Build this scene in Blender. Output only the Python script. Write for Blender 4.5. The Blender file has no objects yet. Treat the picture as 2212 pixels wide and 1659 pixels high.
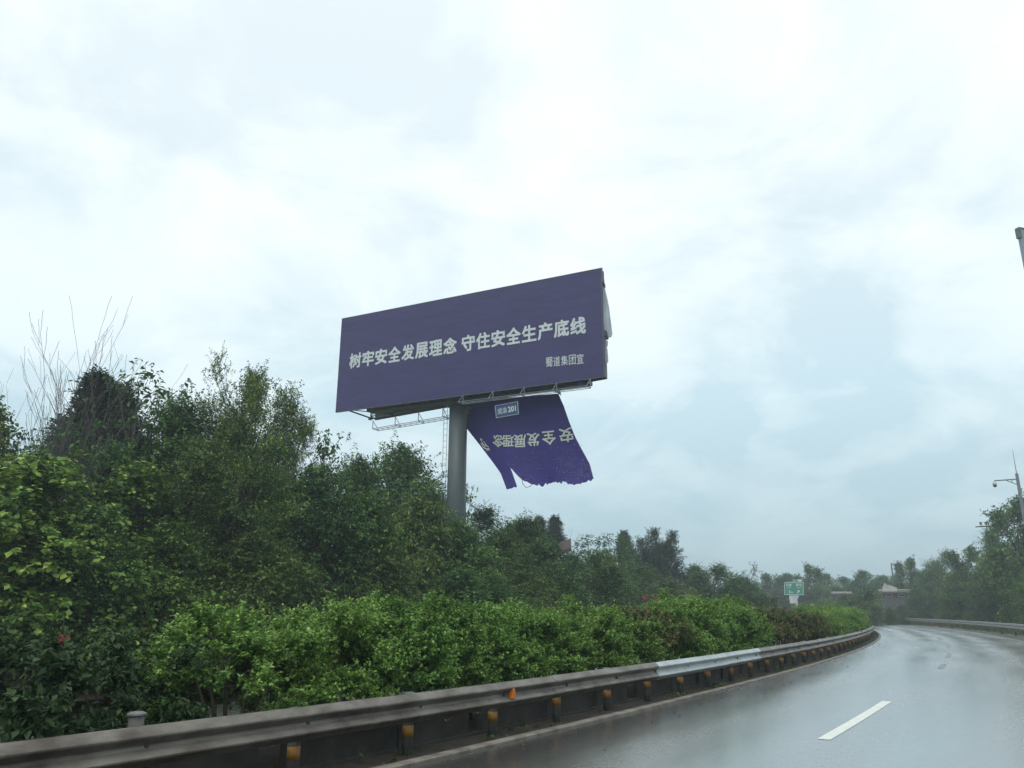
import bpy, math, random
import numpy as np
from mathutils import Vector, Matrix

scene = bpy.context.scene
COL = scene.collection
R_ = math.radians
rnd = random.Random(7)

# ------------------------------------------------------------------ camera
CAM_H = 1.55
PITCH = math.atan(774 / 2700)
ROLL = 0.005
F = 2700 / 1.58228          # focal length in units of a 2212 x 1659 picture
CX, CY = 1106.0, 829.5
cam = bpy.data.cameras.new('camera')
cam.sensor_width = 36.0
cam.lens = 36.0 * 2700 / 3500
cam.clip_start = 0.05
cam.clip_end = 8000
cam_ob = bpy.data.objects.new('camera', cam)
COL.objects.link(cam_ob)
_fwd = Vector((0, math.cos(PITCH), math.sin(PITCH)))
_rt = Vector((1, 0, 0))
_up = Vector((0, -math.sin(PITCH), math.cos(PITCH)))
_c, _s = math.cos(ROLL), math.sin(ROLL)
_rt2 = _rt * _c + _up * _s
_up2 = _up * _c - _rt * _s
cam_ob.matrix_world = Matrix(((_rt2.x, _up2.x, -_fwd.x, 0), (_rt2.y, _up2.y, -_fwd.y, 0),
                              (_rt2.z, _up2.z, -_fwd.z, CAM_H), (0, 0, 0, 1)))
scene.camera = cam_ob

# ------------------------------------------------------------------ render
scene.view_settings.view_transform = 'Standard'
scene.view_settings.look = 'None'
scene.view_settings.exposure = 0.22
scene.view_settings.gamma = 1.0
scene.view_settings.use_curve_mapping = False
scene.cycles.use_denoising = True
try:
    scene.cycles.denoiser = 'OPENIMAGEDENOISE'
except Exception:
    pass
scene.cycles.max_bounces = 7
scene.cycles.diffuse_bounces = 2
scene.cycles.glossy_bounces = 2
scene.cycles.transmission_bounces = 4
scene.cycles.volume_bounces = 0
scene.cycles.transparent_max_bounces = 8
scene.cycles.caustics_reflective = False
scene.cycles.caustics_refractive = False


# ------------------------------------------------------------------ node helpers
def nd(nt, typ, **kw):
    n = nt.nodes.new(typ)
    for k, v in kw.items():
        if k.startswith('i_'):
            key = k[2:]
            key = int(key) if key.isdigit() else key.replace('_', ' ')
            n.inputs[key].default_value = v
        else:
            setattr(n, k, v)
    return n


def ramp(nt, stops, interp='LINEAR'):
    r = nt.nodes.new('ShaderNodeValToRGB')
    r.color_ramp.interpolation = interp
    el = r.color_ramp.elements
    while len(el) > 1:
        el.remove(el[-1])
    el[0].position = stops[0][0]
    el[0].color = (*stops[0][1], 1) if len(stops[0][1]) == 3 else stops[0][1]
    for p, c in stops[1:]:
        e = el.new(p)
        e.color = (*c, 1) if len(c) == 3 else c
    return r


# ------------------------------------------------------------------ world: overcast
SUN_EL, SUN_ROT = R_(52), R_(200)
world = bpy.data.worlds.new('World')
scene.world = world
world.use_nodes = True
nt = world.node_tree
nt.nodes.clear()
out = nd(nt, 'ShaderNodeOutputWorld')
sky = nd(nt, 'ShaderNodeTexSky', sky_type='NISHITA')
sky.sun_disc = False
sky.sun_elevation = SUN_EL
sky.sun_rotation = SUN_ROT
sky.dust_density = 3.0
bg_sky = nd(nt, 'ShaderNodeBackground', i_Strength=0.08)
nt.links.new(sky.outputs[0], bg_sky.inputs[0])
tc = nd(nt, 'ShaderNodeTexCoord')
sep = nd(nt, 'ShaderNodeSeparateXYZ')
nt.links.new(tc.outputs['Generated'], sep.inputs[0])
# cloud deck seen in perspective: direction / (z + k)
addz = nd(nt, 'ShaderNodeMath', operation='ADD', i_1=0.32)
nt.links.new(sep.outputs['Z'], addz.inputs[0])
mxz = nd(nt, 'ShaderNodeMath', operation='MAXIMUM', i_1=0.08)
nt.links.new(addz.outputs[0], mxz.inputs[0])
dx = nd(nt, 'ShaderNodeMath', operation='DIVIDE')
dy = nd(nt, 'ShaderNodeMath', operation='DIVIDE')
nt.links.new(sep.outputs['X'], dx.inputs[0]); nt.links.new(mxz.outputs[0], dx.inputs[1])
nt.links.new(sep.outputs['Y'], dy.inputs[0]); nt.links.new(mxz.outputs[0], dy.inputs[1])
cmb = nd(nt, 'ShaderNodeCombineXYZ')
nt.links.new(dx.outputs[0], cmb.inputs[0]); nt.links.new(dy.outputs[0], cmb.inputs[1])
n1 = nd(nt, 'ShaderNodeTexNoise', i_Scale=2.3, i_Detail=8.0, i_Roughness=0.56, i_Distortion=0.6)
n1.noise_dimensions = '4D'
n1.inputs['W'].default_value = 5.1
nt.links.new(cmb.outputs[0], n1.inputs['Vector'])
cl = ramp(nt, [(0.36, (0.0, 0.0, 0.0)), (0.62, (1.0, 1.0, 1.0))], 'EASE')
nt.links.new(n1.outputs['Fac'], cl.inputs[0])
# grey-blue darker cloud bank low to the right of the billboard and a bluish patch overhead
def blob(direction, r0, r1, amt):
    v = Vector(direction).normalized()
    dot = nd(nt, 'ShaderNodeVectorMath', operation='DOT_PRODUCT')
    dot.inputs[1].default_value = v
    nt.links.new(tc.outputs['Generated'], dot.inputs[0])
    mr = nd(nt, 'ShaderNodeMapRange', interpolation_type='SMOOTHSTEP')
    mr.inputs['From Min'].default_value = math.cos(r1)
    mr.inputs['From Max'].default_value = math.cos(r0)
    mr.inputs['To Min'].default_value = 0.0
    mr.inputs['To Max'].default_value = amt
    nt.links.new(dot.outputs['Value'], mr.inputs['Value'])
    return mr.outputs[0]


def pixdir(px, py):
    d = _fwd + _rt2 * ((px - CX) / F) + _up2 * (-(py - CY) / F)
    return d.normalized()


acc = None
for (px, py, a, b, amt) in [(1700, 850, .02, .16, .50), (1480, 930, .02, .12, .35), (1930, 740, .02, .13, .38), (1850, 930, .02, .10, .3),
                            (1080, 240, .02, .10, .32), (960, 350, .01, .09, .26), (2160, 350, .02, .10, .38), (1620, 520, .02, .10, .2),
                            (150, 380, .02, .15, .25), (800, 60, .02, .12, .22), (1330, 430, .02, .10, .2)]:
    o = blob(pixdir(px, py), a, b, amt)
    if acc is None:
        acc = o
    else:
        m = nd(nt, 'ShaderNodeMath', operation='ADD')
        nt.links.new(acc, m.inputs[0]); nt.links.new(o, m.inputs[1])
        acc = m.outputs[0]
n2 = nd(nt, 'ShaderNodeTexNoise', i_Scale=4.5, i_Detail=5.0, i_Roughness=0.55, i_Distortion=0.5)
nt.links.new(cmb.outputs[0], n2.inputs['Vector'])
n2r = nd(nt, 'ShaderNodeMapRange', i_From_Min=0.3, i_From_Max=0.7, i_To_Min=0.25, i_To_Max=1.5)
nt.links.new(n2.outputs['Fac'], n2r.inputs['Value'])
accm = nd(nt, 'ShaderNodeMath', operation='MULTIPLY')
nt.links.new(acc, accm.inputs[0]); nt.links.new(n2r.outputs[0], accm.inputs[1])
clm = nd(nt, 'ShaderNodeMath', operation='SUBTRACT', use_clamp=True)
nt.links.new(cl.outputs[0], clm.inputs[0]); nt.links.new(accm.outputs[0], clm.inputs[1])
# dull (thick cloud) and bright (thin cloud) colours, each by elevation
dull = ramp(nt, [(0.0, (.37, .52, .585)), (0.10, (.46, .64, .715)), (0.25, (.58, .765, .85)), (0.5, (.74, .85, .90)), (1.0, (.88, .95, .98))])
brt = ramp(nt, [(0.0, (.42, .58, .63)), (0.10, (.58, .74, .80)), (0.25, (.82, .95, .99)), (0.45, (.96, 1.03, 1.03)), (1.0, (1.06, 1.1, 1.1))])
zz = nd(nt, 'ShaderNodeMath', operation='MAXIMUM', i_1=0.0)
nt.links.new(sep.outputs['Z'], zz.inputs[0])
nt.links.new(zz.outputs[0], dull.inputs[0]); nt.links.new(zz.outputs[0], brt.inputs[0])
mixc = nd(nt, 'ShaderNodeMix', data_type='RGBA')
nt.links.new(clm.outputs[0], mixc.inputs[0])
nt.links.new(dull.outputs[0], mixc.inputs[6]); nt.links.new(brt.outputs[0], mixc.inputs[7])
bg_cl = nd(nt, 'ShaderNodeBackground', i_Strength=1.02)
nt.links.new(mixc.outputs[2], bg_cl.inputs[0])
mixs = nd(nt, 'ShaderNodeMixShader', i_Fac=0.92)
nt.links.new(bg_sky.outputs[0], mixs.inputs[1]); nt.links.new(bg_cl.outputs[0], mixs.inputs[2])
nt.links.new(mixs.outputs[0], out.inputs[0])

sun = bpy.data.lights.new('sun', 'SUN')
sun.energy = 0.9
sun.angle = R_(30)
sun.color = (1.0, 0.96, 0.9)
sun_ob = bpy.data.objects.new('sun', sun)
COL.objects.link(sun_ob)
sd = Vector((math.sin(SUN_ROT) * math.cos(SUN_EL), math.cos(SUN_ROT) * math.cos(SUN_EL), math.sin(SUN_EL)))
sun_ob.rotation_euler = (-sd).to_track_quat('-Z', 'Y').to_euler()
sun_ob.location = (0, 0, 60)


# ------------------------------------------------------------------ object helpers
def tag(o, label=None, cat=None, group=None, kind=None):
    if label: o['label'] = label
    if cat: o['category'] = cat
    if group: o['group'] = group
    if kind: o['kind'] = kind
    return o


def link(o, parent=None):
    COL.objects.link(o)
    if parent is not None:
        o.parent = parent
    return o


def empty(name, loc=(0, 0, 0), rz=0.0):
    o = bpy.data.objects.new(name, None)
    o.empty_display_size = 0.3
    COL.objects.link(o)
    o.location = loc
    o.rotation_euler = (0, 0, rz)
    return o


def np_mesh(name, verts, quads, mat, tone=None, smooth=False):
    me = bpy.data.meshes.new(name)
    nv, nf = len(verts), len(quads)
    k = quads.shape[1]
    me.vertices.add(nv)
    me.vertices.foreach_set('co', np.asarray(verts, dtype=np.float32).ravel())
    me.loops.add(nf * k)
    me.loops.foreach_set('vertex_index', np.asarray(quads, dtype=np.int32).ravel())
    me.polygons.add(nf)
    me.polygons.foreach_set('loop_start', np.arange(nf, dtype=np.int32) * k)
    if smooth:
        me.polygons.foreach_set('use_smooth', np.ones(nf, dtype=bool))
    me.update(calc_edges=True)
    if tone is not None:
        a = me.attributes.new('tone', 'FLOAT', 'FACE')
        a.data.foreach_set('value', np.asarray(tone, dtype=np.float32))
    me.materials.append(mat)
    return me


class MB:
    """collects simple shapes into one mesh"""
    def __init__(self):
        self.v, self.f = [], []

    def add(self, vs, fs):
        b = len(self.v)
        self.v += [tuple(p) for p in vs]
        self.f += [tuple(i + b for i in f) for f in fs]

    def box(self, c, sx, sy, sz, ax=None):
        c = Vector(c)
        X, Y, Z = ax if ax else (Vector((1, 0, 0)), Vector((0, 1, 0)), Vector((0, 0, 1)))
        vs = []
        for k in (-.5, .5):
            for j in (-.5, .5):
                for i in (-.5, .5):
                    vs.append(c + X * (i * sx) + Y * (j * sy) + Z * (k * sz))
        self.add(vs, [(0, 2, 3, 1), (4, 5, 7, 6), (0, 1, 5, 4), (2, 6, 7, 3), (0, 4, 6, 2), (1, 3, 7, 5)])

    def tube(self, pts, radii, n=6, cap=True):
        pts = [Vector(p) for p in pts]
        if not hasattr(radii, '__len__'):
            radii = [radii] * len(pts)
        vs, fs = [], []
        prev = None
        for i, p in enumerate(pts):
            t = (pts[min(i + 1, len(pts) - 1)] - pts[max(i - 1, 0)])
            t = t.normalized() if t.length > 1e-9 else Vector((0, 0, 1))
            ref = Vector((0, 0, 1)) if abs(t.z) < .95 else Vector((1, 0, 0))
            a = t.cross(ref).normalized() if prev is None else (prev - t * prev.dot(t)).normalized()
            prev = a
            b = t.cross(a)
            for k in range(n):
                an = 2 * math.pi * k / n
                vs.append(p + (a * math.cos(an) + b * math.sin(an)) * radii[i])
        for i in range(len(pts) - 1):
            for k in range(n):
                k2 = (k + 1) % n
                fs.append((i * n + k, i * n + k2, (i + 1) * n + k2, (i + 1) * n + k))
        if cap:
            fs.append(tuple(range(n - 1, -1, -1)))
            fs.append(tuple((len(pts) - 1) * n + k for k in range(n)))
        self.add(vs, fs)

    def bar(self, a, b, r, n=6):
        self.tube([a, b], r, n)

    def mesh(self, name, mat, smooth=False):
        me = bpy.data.meshes.new(name)
        me.from_pydata(self.v, [], self.f)
        me.update()
        if smooth:
            me.polygons.foreach_set('use_smooth', np.ones(len(me.polygons), dtype=bool))
        me.materials.append(mat)
        return me

    def build(self, name, mat, parent=None, smooth=False):
        o = bpy.data.objects.new(name, self.mesh(name, mat, smooth))
        return link(o, parent)


# ------------------------------------------------------------------ materials
def mat_basic(name, col, rough=0.6, metal=0.0, noise=0.0, scale=8.0, col2=None, bump=0.0, coords='Object', spec=0.5, stretch=None):
    m = bpy.data.materials.new(name)
    m.use_nodes = True
    t = m.node_tree
    b = t.nodes['Principled BSDF']
    b.inputs['Roughness'].default_value = rough
    b.inputs['Metallic'].default_value = metal
    b.inputs['Specular IOR Level'].default_value = spec
    b.inputs['Base Color'].default_value = (*col, 1)
    if noise > 0 or col2:
        tcx = nd(t, 'ShaderNodeTexCoord')
        src = tcx.outputs[coords]
        if stretch:
            mp = nd(t, 'ShaderNodeMapping')
            mp.inputs['Scale'].default_value = stretch
            t.links.new(src, mp.inputs[0])
            src = mp.outputs[0]
        nz = nd(t, 'ShaderNodeTexNoise', i_Scale=scale, i_Detail=6.0, i_Roughness=0.6)
        t.links.new(src, nz.inputs['Vector'])
        c2 = col2 if col2 else tuple(max(0, c * (1 - noise)) for c in col)
        c1 = col if col2 else tuple(c * (1 + noise) for c in col)
        rp = ramp(t, [(0.35, c2), (0.65, c1)])
        t.links.new(nz.outputs['Fac'], rp.inputs[0])
        t.links.new(rp.outputs[0], b.inputs['Base Color'])
        if bump > 0:
            bp = nd(t, 'ShaderNodeBump', i_Strength=bump, i_Distance=0.02)
            t.links.new(nz.outputs['Fac'], bp.inputs['Height'])
            t.links.new(bp.outputs[0], b.inputs['Normal'])
    return m


def mat_leaf(name, stops, transl=0.2, rough=0.5, hue=0.012, spec=0.12):
    m = bpy.data.materials.new(name)
    m.use_nodes = True
    t = m.node_tree
    b = t.nodes['Principled BSDF']
    o = t.nodes['Material Output']
    b.inputs['Roughness'].default_value = rough
    b.inputs['Specular IOR Level'].default_value = spec
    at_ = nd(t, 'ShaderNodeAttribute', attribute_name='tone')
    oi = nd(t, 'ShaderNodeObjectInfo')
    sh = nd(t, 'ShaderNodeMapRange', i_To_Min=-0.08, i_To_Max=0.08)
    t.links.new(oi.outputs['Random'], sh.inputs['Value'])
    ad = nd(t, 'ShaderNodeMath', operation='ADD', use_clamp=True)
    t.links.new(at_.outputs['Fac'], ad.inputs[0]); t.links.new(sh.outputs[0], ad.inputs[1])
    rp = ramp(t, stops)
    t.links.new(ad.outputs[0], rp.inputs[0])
    hs = nd(t, 'ShaderNodeHueSaturation')
    hm = nd(t, 'ShaderNodeMapRange', i_To_Min=0.5 - hue, i_To_Max=0.5 + hue)
    wn = nd(t, 'ShaderNodeTexWhiteNoise', noise_dimensions='1D')
    t.links.new(oi.outputs['Random'], wn.inputs['W'])
    t.links.new(wn.outputs['Value'], hm.inputs['Value'])
    t.links.new(hm.outputs[0], hs.inputs['Hue'])
    t.links.new(rp.outputs[0], hs.inputs['Color'])
    t.links.new(hs.outputs[0], b.inputs['Base Color'])
    tr = nd(t, 'ShaderNodeBsdfTranslucent')
    t.links.new(hs.outputs[0], tr.inputs[0])
    mx = nd(t, 'ShaderNodeMixShader', i_Fac=transl)
    t.links.new(b.outputs[0], mx.inputs[1]); t.links.new(tr.outputs[0], mx.inputs[2])
    t.links.new(mx.outputs[0], o.inputs[0])
    return m


M = {}
M['bark'] = mat_basic('bark', (.07, .055, .042), .85, noise=.5, scale=6, bump=.4)
M['pale_bark'] = mat_basic('pale_bark', (.30, .29, .27), .8, noise=.3, scale=6)
M['twig'] = mat_basic('twig_bark', (.075, .068, .07), .8, noise=.3, scale=6)
M['lime'] = mat_basic('whitewash', (.55, .57, .56), .8, noise=.2, scale=5)
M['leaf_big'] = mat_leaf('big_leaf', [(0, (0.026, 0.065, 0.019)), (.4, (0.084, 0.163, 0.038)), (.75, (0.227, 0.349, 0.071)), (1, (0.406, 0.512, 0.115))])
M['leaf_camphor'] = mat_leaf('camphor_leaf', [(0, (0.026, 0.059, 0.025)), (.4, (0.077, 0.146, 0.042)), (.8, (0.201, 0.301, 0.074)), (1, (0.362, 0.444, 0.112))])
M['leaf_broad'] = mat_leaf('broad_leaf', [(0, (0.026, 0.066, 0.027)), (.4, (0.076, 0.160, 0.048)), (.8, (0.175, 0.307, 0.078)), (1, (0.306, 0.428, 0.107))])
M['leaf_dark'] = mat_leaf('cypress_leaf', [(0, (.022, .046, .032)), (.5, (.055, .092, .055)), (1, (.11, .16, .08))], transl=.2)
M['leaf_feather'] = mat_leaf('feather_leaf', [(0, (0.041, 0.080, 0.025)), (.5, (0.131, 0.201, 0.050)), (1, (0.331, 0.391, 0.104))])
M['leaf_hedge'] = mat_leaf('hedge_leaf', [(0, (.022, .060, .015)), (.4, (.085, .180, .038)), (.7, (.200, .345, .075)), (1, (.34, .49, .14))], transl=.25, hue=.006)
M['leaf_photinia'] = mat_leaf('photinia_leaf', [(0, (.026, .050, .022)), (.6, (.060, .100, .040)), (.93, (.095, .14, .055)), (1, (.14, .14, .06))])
M['leaf_red'] = mat_leaf('reddish_leaf', [(0, (.030, .058, .020)), (.45, (.085, .130, .045)), (.72, (.16, .155, .062)), (1, (.29, .18, .095))])
M['red_shoot'] = mat_leaf('red_shoot', [(0, (.28, .07, .05)), (1, (.45, .13, .10))], transl=.3)
M['pink'] = mat_leaf('pink_blossom', [(0, (.45, .09, .10)), (1, (.65, .20, .20))], transl=.3)
M['weed'] = mat_leaf('weed_leaf', [(0, (.025, .05, .015)), (.6, (.06, .11, .03)), (1, (.12, .17, .06))])
M['grass'] = mat_leaf('grass_blade', [(0, (.05, .065, .022)), (.6, (.09, .11, .04)), (1, (.15, .16, .07))])
M['earth'] = mat_basic('earth_ground', (.07, .08, .032), .95, scale=.35, col2=(.045, .040, .022), bump=.3)
M['soil'] = mat_basic('median_soil', (.040, .030, .020), .95, scale=5, col2=(.018, .016, .010), bump=.5)
M['concrete'] = mat_basic('kerb_concrete', (.22, .20, .165), .75, scale=3.0, col2=(.10, .09, .075), bump=.2)
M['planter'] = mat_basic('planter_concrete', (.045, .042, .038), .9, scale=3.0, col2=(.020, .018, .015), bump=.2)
M['rust_rail'] = mat_basic('weathered_steel', (.205, .192, .165), .40, metal=.4, scale=2.2, col2=(.075, .060, .048), bump=.1, stretch=(1, 1, 3))
M['new_rail'] = mat_basic('bright_steel', (.42, .47, .48), .4, metal=.35, noise=.15, scale=4)
M['post'] = mat_basic('post_steel', (.075, .073, .066), .7, noise=.35, scale=7)
M['cap'] = mat_basic('cap_steel', (.14, .155, .15), .6, noise=.3, scale=9)
M['amber'] = mat_basic('amber_reflective', (.36, .175, .022), .6, scale=14, col2=(.20, .10, .025))
M['reflector'] = mat_basic('reflector_orange', (.55, .16, .02), .35, noise=.2, scale=30)
M['bolt'] = mat_basic('bolt_steel', (.03, .028, .026), .6)
M['paint'] = mat_basic('white_road_paint', (.72, .75, .70), .65, scale=7, col2=(.58, .62, .58), spec=.25, bump=.15)
M['worn_sheen_dimmed_paint'] = mat_basic('worn_sheen_dimmed_road_paint', (.20, .205, .20), .42, scale=5, col2=(.10, .102, .10), spec=.8, bump=.1)  # worn edge line; also farther dashes, with wet-sheen dimming put into the colour
M['board'] = mat_basic('board_vinyl', (.048, .038, .140), .45, scale=.6, col2=(.034, .027, .105), spec=.4, stretch=(1, 1, 5), bump=.02)
M['banner'] = mat_basic('banner_vinyl', (.058, .036, .27), .5, scale=1.2, col2=(.046, .030, .22), spec=.4, bump=.1)
M['banner_back'] = mat_basic('banner_reverse', (.42, .48, .53), .6, noise=.15, scale=1.5)
M['letters'] = mat_basic('letter_vinyl', (.60, .66, .67), .5, noise=.06, scale=2)
M['letters_cream'] = mat_basic('letter_cream', (.84, .86, .78), .5, noise=.06, scale=2)
M['scratch'] = mat_basic('vinyl_crack', (.40, .42, .60), .6)
M['steel'] = mat_basic('painted_steel', (.10, .125, .135), .55, metal=.1, noise=.25, scale=2)
M['pole'] = mat_basic('pole_paint', (.070, .092, .098), .5, scale=1.2, col2=(.052, .070, .075), stretch=(1, 1, .3))
M['inner'] = mat_basic('inner_sheet', (.12, .15, .15), .7, scale=.7, col2=(.07, .085, .085))
M['thin_steel'] = mat_basic('galvanised', (.22, .26, .28), .5, metal=.2, noise=.2, scale=5)
M['blue_sign'] = mat_basic('blue_sign', (.014, .055, .15), .45, noise=.1, scale=3)
M['sign_white'] = mat_basic('sign_white', (.62, .66, .66), .5)
M['green_sign'] = mat_basic('green_sign', (.016, .24, .17), .5, noise=.1, scale=2)
M['white_sheet'] = mat_basic('white_sheet', (.55, .58, .58), .6, noise=.1, scale=2)
M['white_wall'] = mat_basic('white_plaster', (.60, .60, .57), .85, scale=1.5, col2=(.42, .42, .39))
M['dark_wall'] = mat_basic('old_brick', (.11, .10, .10), .9, scale=2.5, col2=(.07, .065, .065))
M['tile'] = mat_basic('roof_tile', (.085, .068, .060), .85, scale=5, col2=(.10, .055, .042), bump=.4)
M['dark_glass'] = mat_basic('dark_glass', (.02, .022, .026), .15)
M['grey_board'] = mat_basic('grey_board', (.26, .31, .36), .6, scale=.6, col2=(.22, .27, .32))


def mat_road():
    """wet asphalt; the mesh carries 'road_pos' = (distance along, offset across) for wheel tracks and streaks"""
    m = bpy.data.materials.new('wet_asphalt')
    m.use_nodes = True
    t = m.node_tree
    b = t.nodes['Principled BSDF']
    tcx = nd(t, 'ShaderNodeTexCoord')
    rp_ = nd(t, 'ShaderNodeAttribute', attribute_name='road_pos')
    mp = nd(t, 'ShaderNodeMapping')
    mp.inputs['Scale'].default_value = (.22, 1.3, 1)
    t.links.new(rp_.outputs['Vector'], mp.inputs[0])
    streak = nd(t, 'ShaderNodeTexNoise', i_Scale=.8, i_Detail=4.0, i_Roughness=.5, i_Distortion=.15)
    t.links.new(mp.outputs[0], streak.inputs['Vector'])
    fine = nd(t, 'ShaderNodeTexNoise', i_Scale=45.0, i_Detail=3.0)
    grit = nd(t, 'ShaderNodeTexVoronoi', i_Scale=85.0)
    t.links.new(tcx.outputs['Object'], fine.inputs['Vector'])
    t.links.new(tcx.outputs['Object'], grit.inputs['Vector'])
    sx_ = nd(t, 'ShaderNodeSeparateXYZ')
    t.links.new(rp_.outputs['Vector'], sx_.inputs[0])
    # wheel tracks: smoother bands, period about half a lane
    w1 = nd(t, 'ShaderNodeMath', operation='MULTIPLY_ADD', i_1=3.55, i_2=.4)
    t.links.new(sx_.outputs['Y'], w1.inputs[0])
    w2 = nd(t, 'ShaderNodeMath', operation='COSINE')
    t.links.new(w1.outputs[0], w2.inputs[0])
    # colour
    c1 = ramp(t, [(.3, (.088, .087, .083)), (.7, (.122, .121, .116))])
    t.links.new(streak.outputs['Fac'], c1.inputs[0])
    gm = nd(t, 'ShaderNodeMapRange', i_From_Min=0.0, i_From_Max=.5, i_To_Min=1.25, i_To_Max=.8)
    t.links.new(grit.outputs['Distance'], gm.inputs['Value'])
    # dark band painted along the inner edge: dirt and the hedge's dark reflection
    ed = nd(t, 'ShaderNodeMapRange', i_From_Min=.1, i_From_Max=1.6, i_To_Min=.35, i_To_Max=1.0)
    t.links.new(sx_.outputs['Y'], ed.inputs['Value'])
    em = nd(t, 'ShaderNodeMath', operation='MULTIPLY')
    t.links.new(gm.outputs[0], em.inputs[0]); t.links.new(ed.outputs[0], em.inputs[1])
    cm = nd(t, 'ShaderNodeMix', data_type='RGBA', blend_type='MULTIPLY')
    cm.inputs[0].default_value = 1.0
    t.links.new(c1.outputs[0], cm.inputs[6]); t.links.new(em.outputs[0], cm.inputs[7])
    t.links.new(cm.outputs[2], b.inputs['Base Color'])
    # roughness
    ra = nd(t, 'ShaderNodeMath', operation='MULTIPLY_ADD', i_1=.03)
    t.links.new(w2.outputs[0], ra.inputs[0])
    r1 = nd(t, 'ShaderNodeMapRange', i_From_Min=.3, i_From_Max=.72, i_To_Min=.20, i_To_Max=.27)
    t.links.new(streak.outputs['Fac'], r1.inputs['Value'])
    gr_n = nd(t, 'ShaderNodeTexNoise', i_Scale=11.0, i_Detail=4.0, i_Roughness=.7)
    t.links.new(tcx.outputs['Object'], gr_n.inputs['Vector'])
    gr_m = nd(t, 'ShaderNodeMath', operation='MULTIPLY_ADD', i_1=.16, i_2=-.08)
    t.links.new(gr_n.outputs['Fac'], gr_m.inputs[0])
    gr_a = nd(t, 'ShaderNodeMath', operation='ADD')
    t.links.new(gr_m.outputs[0], gr_a.inputs[0]); t.links.new(r1.outputs[0], gr_a.inputs[1])
    t.links.new(gr_a.outputs[0], ra.inputs[2])
    t.links.new(ra.outputs[0], b.inputs['Roughness'])
    t.links.new(ra.outputs[0], b.inputs['Coat Roughness'])
    b.inputs['Specular IOR Level'].default_value = 1.0
    b.inputs['Coat Weight'].default_value = 1.0
    b.inputs['Coat IOR'].default_value = 2.2
    bp = nd(t, 'ShaderNodeBump', i_Strength=.18, i_Distance=.004)
    t.links.new(fine.outputs['Fac'], bp.inputs['Height'])
    t.links.new(bp.outputs[0], b.inputs['Normal'])
    return m


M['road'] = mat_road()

# ------------------------------------------------------------------ road geometry: an arc bending left
TH, RAD = R_(33.36), 326.3
X0, Y0 = 0.06, 10.58
CXR, CYR = X0 - RAD * math.cos(TH), Y0 + RAD * math.sin(TH)
NEAR_RAIL, FAR_RAIL, OPP_RAIL = -0.47, 8.7, -2.55


def P(s, o, z=0.0):
    a = -TH + s / RAD
    return Vector((CXR + (RAD + o) * math.cos(a), CYR + (RAD + o) * math.sin(a), z))


def off(x, y):
    return math.hypot(x - CXR, y - CYR) - RAD


def along(x, y):
    return (math.atan2(y - CYR, x - CXR) + TH) * RAD


def sm(t):
    t = min(1, max(0, t))
    return t * t * (3 - 2 * t)


def ground_z(x, y):
    o = off(x, y)
    n = math.sin(x * .11 + 1.3) * math.cos(y * .09) * .35
    if o < -13.4:
        d = -13.4 - o
        return -.25 + 1.6 * sm(d / 9) + 1.6 * sm((d - 8) / 40) + n * sm(d / 12)
    if o > 9.3:
        d = o - 9.3
        return -.15 + 1.0 * sm(d / 7) + 2.6 * sm((d - 4) / 30) + n * sm(d / 12)
    return -.25


def ray(px, py):
    return _fwd + _rt2 * ((px - CX) / F) + _up2 * (-(py - CY) / F)


def at(px, py, D):
    """point seen at (px, py) at horizontal range D"""
    d = ray(px, py)
    k = D / math.hypot(d.x, d.y)
    return Vector((d.x * k, d.y * k, CAM_H + d.z * k))


def range_for_offset(px, o):
    d = ray(px, 1319)
    h = math.hypot(d.x, d.y)
    D = 6.0
    best, bd = 1e9, 60
    while D < (110 if o < 0 else 260):
        q = off(d.x / h * D, d.y / h * D)
        if (o < 0 and q <= o) or (o > 0 and q >= o and D > 30):
            return D
        if o < 0 and q - o < best:
            best, bd = q - o, D
        D += .25
    return min(bd, 85) if o < 0 else D


def strip(name, mat, o0, o1, s0, s1, z, step=1.5, cross=1, parent=None, z1=None):
    n = max(2, int((s1 - s0) / step) + 1)
    vs, fs = [], []
    for i in range(n):
        s = s0 + (s1 - s0) * i / (n - 1)
        for j in range(cross + 1):
            f = j / cross
            zz_ = z if z1 is None else z + (z1 - z) * f
            vs.append(P(s, o0 + (o1 - o0) * f, zz_))
    c = cross + 1
    for i in range(n - 1):
        for j in range(cross):
            fs.append((i * c + j, i * c + j + 1, (i + 1) * c + j + 1, (i + 1) * c + j))
    mb = MB(); mb.add(vs, fs)
    ob = mb.build(name, mat, parent)
    at_ = ob.data.attributes.new('road_pos', 'FLOAT_VECTOR', 'POINT')
    at_.data.foreach_set('vector', [q for i in range(n) for j in range(c) for q in (s0 + (s1 - s0) * i / (n - 1), o0 + (o1 - o0) * j / cross, 0.0)])
    return ob


def extrude(profile, s0, s1, step=1.0, closed=True):
    """sweep a (offset, z) profile along the road arc"""
    n = max(2, int((s1 - s0) / step) + 1)
    k = len(profile)
    vs, fs = [], []
    for i in range(n):
        s = s0 + (s1 - s0) * i / (n - 1)
        for (o, z) in profile:
            vs.append(P(s, o, z))
    for i in range(n - 1):
        for j in range(k if closed else k - 1):
            j2 = (j + 1) % k
            fs.append((i * k + j, i * k + j2, (i + 1) * k + j2, (i + 1) * k + j))
    if closed:
        fs.append(tuple(range(k - 1, -1, -1)))
        fs.append(tuple((n - 1) * k + j for j in range(k)))
    return vs, fs


# ground sheet reaching the horizon
def sinh_axis(n, near, far, c=0):
    t = np.linspace(-1, 1, n)
    k = math.asinh(far / near)
    return c + near * np.sinh(t * k)


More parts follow.
